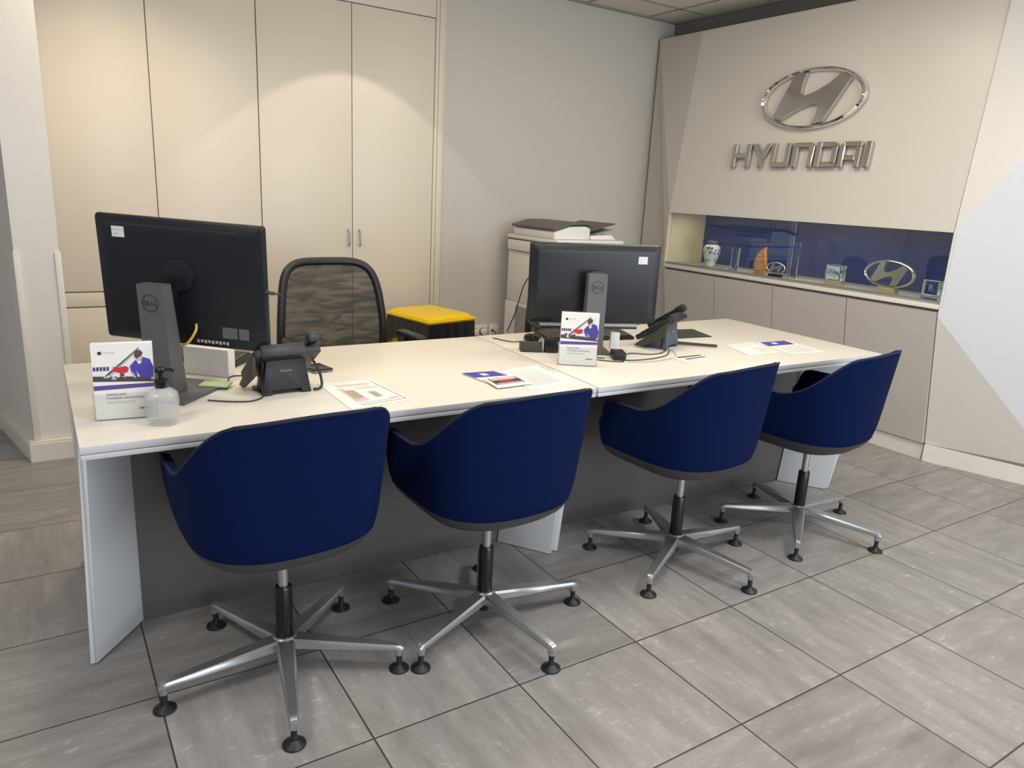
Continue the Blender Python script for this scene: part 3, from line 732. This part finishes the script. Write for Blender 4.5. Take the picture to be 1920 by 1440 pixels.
computer('black desktop computer screen seen from behind on the left desk, with yellow cable', (.327, .45, DZ), -41.1, .541, .388, .336, 4.5, -1.4, -.030, .345, (-.187, .145), -.020, True)
computer('black desktop screen seen from behind on the right desk, beside the copier', (1.995, .52, DZ), -26.1, .575, .345, .290, 1.7, .9, -.012, .345, (.205, .108), 0)

# ------------------------------------------------------------------ leaflets in clear holders
def brochure(loc, rz, l1, l2):
    h = thing('brochure_holder', l1, 'holder', loc, rz)
    mb = MB().bb(-.078, .078, -.022, -.020, 0, .075, CLEAR).bb(-.078, .078, .012, .0145, 0, .215, CLEAR).bb(-.0795, -.078, -.022, .0145, 0, .075, CLEAR).bb(.078, .0795, -.022, .0145, 0, .075, CLEAR).bb(-.078, .078, -.022, .0145, 0, .002, CLEAR)
    mb.build('clear_holder', h, smooth=False)
    s = thing('leaflet_stack', l2, 'leaflets', (loc[0], loc[1], loc[2]+.0022), rz)
    s.location = (loc[0], loc[1], loc[2]+.0025)
    MB().bb(-.074, .074, -.017, .010, 0, .209, PAPER, .0005).build('leaflet_pages', s)
    m = RX(90) @ T(0, 0, .0173)       # local x right, y up, towards the viewer
    def P(pts, mt, z=0): c.poly([(x, y, z) for x, y in pts], mt, m)
    c = MB()
    P([(-.074, 0), (.074, 0), (.074, .209), (-.074, .209)], PAPER)
    P([(-.074, .112), (-.02, .112), (.074, .107), (.074, .195), (.060, .195), (-.074, .125)], LABELW, .0001)
    P([(-.074, .107), (.074, .100), (.074, .113), (.02, .117), (-.074, .122)], PDARK, .0002)
    P([(-.055, .114), (-.045, .122), (.04, .197), (.043, .192), (-.035, .116)], PGREY, .0003)
    P([(-.045, .122), (.04, .197), (.041, .195), (-.040, .120)], PDARK, .0004)
    for k in range(16):
        x = random.uniform(-.055, .005); y = random.uniform(.113, .128); q = random.uniform(.002, .006)
        P([(x-q, y-q*.5), (x+q, y-q*.7), (x+q*.8, y+q*.6), (x-q*.6, y+q)], random.choice([PDARK, PGREY, PAPER, HAIR]), .0005+.00001*k)
    for k in range(5):
        x = -.072+.008*k; P([(x, .136), (x+.006, .136), (x+.006, .147), (x, .147)], PDARK if k % 2 else OVERALL, .0005)
    P([(-.026, .134), (-.004, .126), (.010, .130), (.014, .142), (.006, .147), (-.010, .144), (-.024, .146)], RED, .0007)
    P([(.016, .146), (.020, .122), (.026, .114), (.034, .118), (.030, .134), (.040, .116), (.072, .110), (.074, .140), (.066, .164), (.050, .170), (.030, .162)], OVERALL, .0008)
    P([(.034, .158), (.040, .150), (.046, .158), (.042, .166)], PAPER, .0009)
    P([(.032, .160), (.044, .158), (.049, .170), (.046, .182), (.034, .182), (.030, .172)], SKIN, .0010)
    P([(.029, .172), (.034, .166), (.046, .174), (.050, .182), (.044, .190), (.034, .189), (.029, .182)], HAIR, .0011)
    P([(.018, .126), (.026, .112), (.029, .114), (.022, .130)], SKIN, .0009)
    P([(.066, .106), (.074, .106), (.074, .114), (.066, .112)], SKIN, .0009)
    P([(-.074, .082), (.074, .086), (.074, .097), (-.074, .095)], PURPLE, .0002)
    P([(-.058, .180), (-.049, .180), (-.049, .189), (-.058, .189)], INK, .0003)
    c.text('FASTLANE', .0060, INKG, m @ T(-.046, .183, .0003), .00005)
    c.text('HANDCARE', .0090, INK, m @ T(-.046, .066, .0003), .00005); c.text('STANDARD ADDITIONAL', .0078, INK, m @ T(-.046, .056, .0003), .00005)
    c.text('Call 0333 016 0055', .0088, INKG, m @ T(-.046, .044, .0003), .00005)
    for k in range(5): P([(.030+.006*k, .024), (.035+.006*k, .024), (.035+.006*k, .029), (.030+.006*k, .029)], INK if k % 2 else INKG, .0003)
    c.build('printed_cover', s, smooth=False, recalc=False)
brochure((.128, .215, DZ+.0005), -7, 'clear acrylic holder beside the pump bottle on the left desk', 'stack of leaflets with a mechanic cover, behind the pump bottle')
brochure((1.748, .285, DZ+.0005), -33, 'clear acrylic holder in front of the right-hand monitor', 'stack of leaflets with a mechanic cover, in front of the right-hand monitor')

# ------------------------------------------------------------------ pump bottle
b = thing('pump_bottle', 'clear square-shouldered sanitizer bottle with black pump on the left desk corner', 'bottle', (.208, .128, DZ+.0006), -20)
MB().lathe([(.0, 0), (.034, 0), (.039, .004), (.0405, .012), (.0405, .070), (.037, .084), (.026, .094), (.014, .099), (.013, .108), (.0115, .108), (.0125, .098), (.025, .091), (.0345, .082), (.038, .069), (.038, .013), (.034, .006), (.0, .006)], BOTTLE, 40, sq=3.2).build('bottle', b)
MB().lathe([(0, .007), (.033, .007), (.0370, .013), (.0370, .058), (0, .058)], GEL, 40, sq=3.2).build('gel', b)
MB().cyl((0, 0, .012), (0, 0, .100), .0028, BOTTLE).build('dip_tube', b)
pm_ = MB().lathe([(.016, .100), (.017, .102), (.017, .120), (.013, .124), (.006, .125), (.006, .140), (.013, .142), (.014, .150), (.010, .155), (0, .156)], BLACKG, 24)
pm_.tube([(.0, 0, .148), (.018, 0, .149), (.030, 0, .147), (.036, 0, .141)], .0045, BLACKG, 10).build('pump_head', b)

# ------------------------------------------------------------------ desk telephones
def telephone(label, loc, rz, cord=None, stand=PHONES):
    t = thing('desk_telephone', label, 'telephone', loc, rz)
    A = RX(-34)                          # the face slopes down towards the user at +y
    m = T(0, -.015, .150) @ A
    MB().bb(-.105, .105, -.012, .175, -.026, -.002, PHONEB, .005, m).bb(-.085, .055, -.016, .03, -.030, .010, PHONEB, .004, m).build('body', t)
    MB().prism([(-.112, -.03, .135), (-.112, .13, .008), (-.112, .09, .006), (-.112, -.02, .065)], (.012, 0, 0), PHONEO, .003).build('side_wing', t)
    MB().bb(-.075, .045, .010, .055, -.0015, .004, BLACKG, .001, m).build('display', t)
    mb = MB()
    for i in range(4):
        for j in range(4): mb.bb(-.07+i*.026, -.052+i*.026, .075+j*.022, .088+j*.022, -.002, .003, COPG, .001, m)
    mb.build('keypad', t)
    hs = MB().bb(.064, .106, -.030, .020, .004, .040, PHONEB, .010, m).bb(.064, .106, .125, .175, .002, .036, PHONEB, .010, m).bb(.070, .100, .0, .145, .018, .036, PHONEB, .008, m)
    hs.build('handset', t)
    mb = MB().prism([(-.072, .010, .006), (-.072, .012, .118), (-.072, .030, .112), (-.072, .075, .006)], (.144, 0, 0), stand, .003)
    mb.prism([(-.062, -.005, .110), (-.074, -.012, .028), (-.078, -.016, 0), (-.048, -.016, 0), (-.046, -.014, .014), (.046, -.014, .014), (.048, -.016, 0), (.078, -.016, 0), (.074, -.012, .028), (.062, -.005, .110)], (0, .018, 0), stand, .002)
    mb.bb(-.078, -.048, -.016, .10, 0, .008, stand, .002).bb(.048, .078, -.016, .10, 0, .008, stand, .002)
    s = mb.build('stand', t)
    MB().text('Panasonic', .010, COPM, T(-.024, -.0165, .075) @ RX(90), .0002).build('maker_name', s, smooth=False)
    if cord: MB().tube(cord, .0045, WIRE, 8).build('handset_cord', t)
    return t
telephone('black desk telephone seen from behind, beside the left monitor', (.590, .300, DZ+.0006), 3, [(.10, .02, .09), (.125, .03, .045), (.118, .0, .008), (.085, -.02, .007)], PHONEB)
telephone('black desk telephone on a blue-grey stand, right of the right-hand monitor', (2.385, .420, DZ+.0006), 24, [(.05, .12, .008), (.11, .02, .008), (.165, -.12, .008), (.185, -.155, .008), (.160, -.16, .008), (.10, -.04, .008), (.04, .06, .008)])

# ------------------------------------------------------------------ small things on the desks
def on_desk(mb, name, label, cat, loc=(0, 0), rz=0, smooth=True, dz=.0006):
    o = mb.build(name, smooth=smooth); o.location = (loc[0], loc[1], DZ+dz); o.rotation_euler = (0, 0, R(rz)); return tag(o, label, cat)
# keyboards
def keyboard(label, loc, rz, L_=.44):
    k = thing('keyboard', label, 'keyboard', (loc[0], loc[1], DZ+.0006), rz)
    MB().prism([(-L_/2, -.072, .004), (-L_/2, .072, .0), (-L_/2, .072, .014), (-L_/2, -.072, .026)], (L_, 0, 0), BLACKP, .003).build('case', k)
    mb = MB(); nx = 20
    for i in range(nx):
        for j in range(6):
            x = -L_/2+.012+i*(L_-.02)/nx; y = -.060+j*.021; z = .0245-(y+.06)*.083
            mb.bb(x, x+(L_-.02)/nx*.82, y, y+.016, z, z+.007, COPG, .0012)
    mb.build('keys', k)
    return k
keyboard('black keyboard behind the left monitor', (.400, .885), 139)
kb = keyboard('black keyboard below the right-hand monitor', (2.135, .735), 170, .47)
# white card box behind the left stand
bx = MB().bb(-.085, .085, -.02, .02, 0, .095, PAPER, .002)
on_desk(bx, 'card_box', 'white card box standing beneath the left monitor', 'box', (.422, .622), -45)
nt_ = MB().bb(-.045, .045, -.03, .03, 0, .006, GREENN, .001)
o = on_desk(nt_, 'sticky_note_pad', 'pale green note pad on the foot of the left monitor', 'note pad', (.405, .440), -30, dz=.0095)
o = on_desk(MB().bb(-.037, .037, -.050, .050, 0, .012, BLACKG, .003).bb(-.0375, .0375, -.0505, .0505, .003, .006, ALU, .001), 'flat_case', 'small flat black case with a silver edge beside the left telephone', 'case', (.775, .560), 12)
# card terminal
ct = thing('card_terminal', 'black card payment terminal left of the right-hand leaflets', 'card terminal', (1.752, .560, DZ+.0006), -28)
MB().prism([(-.085, -.035, 0), (-.085, .035, 0), (-.085, .032, .035), (-.085, -.032, .045)], (.10, 0, 0), PHONEO, .005).build('printer_housing', ct)
MB().prism([(.018, -.038, 0), (.018, .040, 0), (.018, .036, .052), (.018, -.034, .058)], (.062, 0, 0), BLACKG, .008).build('body', ct)
MB().bb(.008, .016, -.034, .034, .004, .054, COPM, .002).build('paper_slot', ct)
# power adapter, white box and cable bundle
on_desk(MB().box((0, 0, .0175), (.055, .085, .032), PHONEB, .005), 'power_adapter', 'dark grey power adapter beside the foot of the right-hand monitor', 'adapter', (1.990, .318), -30)
on_desk(MB().bb(-.02, .02, -.014, .014, 0, .075, LABELW, .003), 'white_adapter_box', 'small ribbed white box right of the right-hand monitor stand', 'box', (2.112, .488), -30)
def cable(pts, label, r=.0022, m=None):
    o = MB().tube([(x, y, DZ+z) for x, y, z in pts], r, m or WIRE, 8, smooth=5).build('cable'); return tag(o, label, 'cable')
cable([(.352, .292, .004), (.40, .262, .003), (.46, .238, .003), (.50, .258, .003), (.515, .281, .006)], 'black cable from the left monitor foot to the telephone')
cable([(.43, .40, .003), (.455, .50, .003), (.48, .56, .003), (.53, .55, .003)], 'black cable running back past the left telephone')
cable([(2.015, .300, .004), (2.07, .36, .003), (2.12, .37, .003), (2.17, .33, .003), (2.25, .33, .003), (2.34, .385, .004)], 'black cable looping from the adapter to the right-hand telephone')
cable([(1.955, .292, .004), (2.02, .262, .003), (2.12, .255, .003), (2.24, .285, .003), (2.345, .375, .004)], 'black cable in front of the loop, to the right-hand telephone')
cable([(1.93, .33, .004), (1.90, .36, .003), (1.88, .33, .003), (1.92, .28, .003), (1.965, .255, .003), (1.98, .275, .004)], 'short tangled black cable by the power adapter')
cable([(1.98, .245, .0025), (2.10, .215, .0025), (2.26, .250, .0025), (2.352, .370, .004)], 'pale thin cable in front of the right-hand telephone', .0014, INKG)
cable([(1.70, .86, .003), (1.735, .76, .003), (1.80, .74, .003), (1.84, .62, .003), (1.80, .54, .003)], 'black cable running back from the card terminal')
on_desk(MB().prism([(2.50, .58, 0), (2.805, .545, 0), (2.865, .735, 0), (2.57, .79, 0)], (0, 0, .003), PHONEB), 'mouse_mat', 'dark flat mouse mat behind the right-hand telephone', 'mouse mat')
ms = MB().lathe([(.0, 0), (.028, 0), (.030, .010), (.024, .026), (.012, .032), (0, .033)], BLACKG, 24)
o = on_desk(ms, 'computer_mouse', 'black mouse left of the right-hand keyboard', 'mouse', (1.845, .760)); o.scale = (1, 1.6, 1)
# printed sheets
def sheet(C, prints, name, label, cat, dz=.0006, th=.0012):
    mb = MB(); A, B, Cc, D = [Vector((x, y, 0)) for x, y in C]   # A far left, B far right, C near right, D near left
    def uv(u, v, z): p = (A*(1-u)+B*u)*(1-v)+(D*(1-u)+Cc*u)*v; return (p.x, p.y, z)
    mb.prism([uv(0, 0, 0), uv(1, 0, 0), uv(1, 1, 0), uv(0, 1, 0)], (0, 0, th), PAPER)
    for k, (u0_, v0, u1, v1, m) in enumerate(prints):
        z = th+.0003+.00004*k; mb.poly([uv(u0_, v0, z), uv(u0_, v1, z), uv(u1, v1, z), uv(u1, v0, z)], m)
    o = mb.build(name, smooth=False, recalc=False); o.location.z = DZ+dz; return tag(o, label, cat)
lines = lambda n, a, b, m=INKG, v0=.1, v1=.9: [(a, v0+(v1-v0)*k/n, b-random.uniform(0, .12), v0+(v1-v0)*k/n+.008, m) for k in range(n)]
sheet([(.715, .372), (.898, .354), (.930, .075), (.712, .048)], [(.20, .14, .86, .17, PPINK), (.22, .20, .80, .215, INKG), (.18, .30, .30, .34, PPINK), (.2, .36, .42, .80, PPINK), (.24, .40, .40, .70, POLIVE), (.58, .50, .70, .72, POLIVE), (.20, .86, .90, .868, INKG), (.93, .06, .94, .93, PDARK), (.20, .925, .94, .932, PDARK), (.48, .3, .9, .31, PPINK), (.48, .35, .88, .36, PPINK), (.74, .80, .88, .83, PPINK)], 'printed_sheet', 'printed A4 sheet with small pictures on the middle of the left desk', 'paper')
sheet([(1.400, .300), (1.580, .330), (1.560, .060), (1.350, .030)], lines(16, .12, .92), 'printed_sheet', 'white typed sheet beside the joint between the desks', 'paper')
sheet([(1.238, .315), (1.365, .300), (1.400, .120), (1.262, .125)], [(0, 0, 1, .42, OVERALL), (.38, .14, .58, .30, LABELW)], 'printed_card', 'white card with a blue header under the photo card', 'card', .0026, .0018)
sheet([(1.262, .205), (1.400, .205), (1.395, .085), (1.248, .078)], [(.08, .12, .92, .80, PDARK), (.12, .14, .88, .36, PPINK), (.3, .4, .7, .55, RED), (.12, .66, .9, .78, PGREY)], 'printed_card', 'white photo card with rounded stack on the blue-headed card', 'card', .0050, .004)
sheet([(2.235, .262), (2.407, .255), (2.425, .172), (2.222, .138)], [(.14, .12, .95, .30, HAIR), (.2, .36, .9, .42, PPINK), (.22, .5, .92, .62, PDARK), (.1, .75, .95, .80, PPINK)], 'leaflet', 'folded leaflet with dark picture right of the phone cables', 'leaflet')
sheet([(2.700, .372), (2.905, .372), (2.840, .148), (2.615, .148)], [(.05, .05, .9, .07, PPINK), (.1, .2, .9, .22, PPINK), (.02, .02, .04, .95, PPINK)]+lines(6, .5, .95, INKG, .5, .9), 'printed_sheet', 'pink-ruled sheet lying left of the blue card on the far desk', 'paper')
sheet([(2.905, .350), (3.130, .342), (3.075, .080), (2.850, .100)], lines(8, .1, .95, INKG, .45, .95), 'printed_sheet', 'white sheet under the blue card at the far end of the desks', 'paper')
sheet([(2.930, .345), (3.105, .335), (3.080, .255), (2.895, .262)], [(0, 0, 1, 1, OVERALL), (.32, .25, .50, .65, LABELW)], 'printed_card', 'blue-printed card on the papers at the far end of the desks', 'card', .0022, .001)

# ------------------------------------------------------------------ mesh-back office chairs
def office_chair(label, loc, rz):
    t = thing('office_chair', label, 'chair', loc, rz, None)
    # local: sitter faces -y (towards the desk); backrest at +y
    def bp(u, v):      # u -1..1, v 0..1 over the backrest
        z = .46+v*.545; wd = (.275-.030*sm((v-.30)/.7)) if v > .3 else .275
        return Vector((u*wd, .24+.05*v-.05*u*u*.6-.03*math.sin(v*math.pi), z))
    def se(n, k, sc=1.):
        a = 2*math.pi*k/n; c, s = math.cos(a), math.sin(a); e = 2/4.6
        return math.copysign(abs(c)**e, c)*sc, .5+.5*math.copysign(abs(s)**e, s)*sc
    n = 64
    ring = [bp(*se(n, k)) for k in range(n)]
    MB().tube(ring, .020, BLACKP, 10, closed=True, smooth=0).build('back_frame', t)
    vs = []; fs = []; rs = (1.0, .7, .4, .1)
    for r_ in rs:
        for k in range(n): vs.append(bp(*se(n, k, r_*.985)))
    for i in range(len(rs)-1):
        for k in range(n): fs.append((i*n+k, i*n+(k+1) % n, (i+1)*n+(k+1) % n, (i+1)*n+k))
    fs.append(tuple((len(rs)-1)*n+k for k in range(n)))
    mb = MB(); mb.faces(vs, fs, MESHF); mb.build('back_mesh', t)
    MB().box((0, -.02, .455), (.48, .46, .07), GREYB, .03, 4).build('seat', t)
    for s in (-1, 1):
        MB().box((s*.295, -.06, .668), (.062, .23, .026), BLACKP, .012, 3).build('armrest_pad', t)
        MB().tube([(s*.295, -.02, .655), (s*.298, .0, .60), (s*.290, .02, .50), (s*.24, .02, .425), (s*.12, .02, .415)], .014, BLACKP, 8).build('armrest_support', t)
    MB().bb(-.04, .04, -.02, .29, .385, .410, BLACKP, .006).tube([(0, .27, .40), (0, .30, .44), (0, .275, .56)], .018, BLACKP, 8).build('back_bracket', t)
    MB().cyl((0, 0, .10), (0, 0, .385), .024, BLACKP).build('gas_lift', t)
    mb = MB()
    for k in range(5):
        a = R(72*k+18); mb.tube([(0, 0, .10), (.28*math.cos(a), .28*math.sin(a), .075)], [.022, .016], BLACKP, 8, smooth=0)
    mb.build('star_base', t)
    for k in range(5):
        a = R(72*k+18); c = (.28*math.cos(a), .28*math.sin(a), .0275)
        MB().lathe([(.022, -.02), (.0275, -.014), (.0275, .014), (.022, .02)], BLACKP, 20, T(*c) @ RZ(72*k+18+90) @ RY(90)).cyl((c[0], c[1], .0275), (c[0], c[1], .075), .008, BLACKP).build('caster', t)
    return t
office_chair('black mesh-back office chair behind the left desk', (1.207, 1.37, 0), 4)
office_chair('black mesh-back office chair hidden behind the right-hand monitor', (2.60, 1.32, 0), -14)

# ------------------------------------------------------------------ bin, copier, sockets
bn = thing('recycling_bin', 'black bin with bright yellow lid behind the desks', 'bin', (2.065, 2.235, 0), 12); bn.scale = (.92, .92, .99)
mb = MB().prism([(-.17, -.20, 0), (.17, -.20, 0), (.17, .20, 0), (-.17, .20, 0)], (0, 0, .04), BLACKP, .01)
def frust(mb, a, b, z0, z1, a2, b2, m):
    mb.faces([(-a, -b, z0), (a, -b, z0), (a, b, z0), (-a, b, z0), (-a2, -b2, z1), (a2, -b2, z1), (a2, b2, z1), (-a2, b2, z1)], [(0, 1, 5, 4), (1, 2, 6, 5), (2, 3, 7, 6), (3, 0, 4, 7), (0, 3, 2, 1), (4, 5, 6, 7)], m)
mb = MB(); frust(mb, .165, .20, .0, .56, .195, .235, YELLOW); mb.build('body', bn)
# liner folded over the rim with an uneven lower hem
vs = []; fs = []; n = 72
for j, z in enumerate((.585, .565, .50, .43)):
    for k in range(n):
        a = 2*math.pi*k/n; c, s = math.cos(a), math.sin(a); q = max(abs(c)/.20, abs(s)/.24); x, y = c/q, s/q
        o = 1.0+.015*j+(.018*math.sin(k*1.7)+.012*math.sin(k*3.1))*(j/3.)
        zz = z+(.03*math.sin(k*.9)+.025*math.sin(k*2.3) if j == 3 else 0); vs.append((x*o, y*o, zz))
for j in range(3):
    for k in range(n): fs.append((j*n+k, j*n+(k+1) % n, (j+1)*n+(k+1) % n, (j+1)*n+k))
mb = MB(); mb.faces(vs, fs, BAG); mb.build('bin_liner', bn)
mb = MB(); t2 = bmesh.new()
V = [t2.verts.new(p) for p in [(-.212, -.252, .588), (.212, -.252, .588), (.212, .252, .588), (-.212, .252, .588), (-.212, -.252, .612), (.212, -.252, .612), (.212, .252, .612), (-.212, .252, .612)]]
for f in ((0, 3, 2, 1), (4, 5, 6, 7), (0, 1, 5, 4), (1, 2, 6, 5), (2, 3, 7, 6), (3, 0, 4, 7)): t2.faces.new([V[k] for k in f])
bmesh.ops.bevel(t2, geom=list(t2.edges), offset=.010, segments=3, affect='EDGES'); t2.verts.index_update(); mb.absorb(t2, YELLOW)
frust(mb, .185, .225, .611, .632, .165, .205, YELLOW); mb.build('lid', bn)

cp = thing('photocopier', 'white floor-standing photocopier in the corner behind the right monitor', 'photocopier', (2.845, 1.985, 0))
W_, D_ = .56, .60
MB().bb(.0, W_, 0, D_, .03, .62, COPW, .008).build('cabinet', cp)
MB().bb(.01, W_, .02, D_, .622, .985, COPW, .008).bb(-.012, .05, .02, D_-.02, .99, 1.062, COPW, .006).bb(.05, W_+.01, .0, D_, .985, 1.062, COPW, .010).build('print_unit', cp)
for q in ((.10, .22, .52, .60), (.08, .20, .42, .50), (.30, .45, .30, .60)): MB().bb(-.003, .0015, *q, COPM).build('side_vent', cp)
for k in range(6): MB().bb(.0085, .0105, .20+.04*(k % 3), .215+.04*(k % 3), .70+.05*(k//3), .725+.05*(k//3), COPG).build('side_port', cp)
MB().bb(.0075, .0105, .12, .15, .76, .82, COPG).build('side_label', cp)
MB().bb(.10, W_-.02, -.004, .02, .70, .96, COPG, .004).build('output_bay', cp)
for k in range(4): 
    MB().bb(.02, W_-.02, -.006, .0, .06+.14*k, .19+.14*k, COPW, .003).build('paper_tray', cp)
MB().bb(-.004, W_+.012, -.01, D_+.005, 1.063, 1.070, COPG).build('scanner_gasket', cp)
MB().bb(-.004, W_+.01, -.01, D_, 1.071, 1.098, COPW, .006).build('scanner_lid', cp)
MB().prism([(.0, .03, 1.099), (.30, .03, 1.099), (.30, .03, 1.175), (.26, .03, 1.190), (.12, .03, 1.185), (.0, .03, 1.150)], (0, .50, 0), COPW, .010).build('document_feeder', cp)
MB().prism([(-.01, .02, 1.156), (.13, .02, 1.193), (.26, .02, 1.200), (.33, .02, 1.182), (.33, .02, 1.190), (.26, .02, 1.212), (.12, .02, 1.208), (-.01, .02, 1.172)], (0, .52, 0), COPG, .003).build('feeder_cover', cp)
MB().prism([(.33, .08, 1.150), (.56, .08, 1.205), (.56, .08, 1.212), (.33, .08, 1.158)], (0, .40, 0), COPG, .002).prism([(.34, .06, 1.115), (.53, .06, 1.165), (.53, .06, 1.172), (.34, .06, 1.122)], (0, .42, 0), COPM, .002).prism([(.32, .05, 1.10), (.55, .05, 1.10), (.50, .05, 1.135), (.32, .05, 1.125)], (0, .45, 0), COPW, .004).build('document_tray', cp)
MB().tube([(-.006, .18, .95), (-.02, .20, .88), (-.03, .30, .78), (-.03, .36, .66), (-.02, .42, .55), (-.03, .50, .40)], .004, WIRE, 8).build('power_lead', cp)

for i, (x, nm, plugs, lab) in enumerate(((2.68, 'wall_socket', 2, 'white double wall socket with two black plugs'), (2.815, 'wall_socket', 0, 'white network wall socket right of the double socket'))):
    s = thing(nm, lab, 'socket', (x, 2.679, .335))
    w_ = .074 if plugs else .043
    MB().bb(-w_, w_, -.012, 0, .0, .086, SOCK, .004).build('face_plate', s)
    if plugs:
        for dx in (-.034, .034): MB().lathe([(.024, 0), (.026, .006), (.024, .028), (.016, .032), (0, .032)], SOCK, 20, T(dx, -.0125, .038) @ RX(90)).lathe([(.027, -.0), (.029, .003), (.027, .008)], BLACKP, 20, T(dx, -.0125, .038) @ RX(90)).build('plug', s)
    else:
        MB().bb(-.028, -.006, -.0135, -.011, .030, .050, COPG).build('data_port', s); MB().tube([(-.015, -.014, .04), (0, -.03, .03), (.01, -.03, -.02)], .003, WIRE, 6).build('data_lead', s)
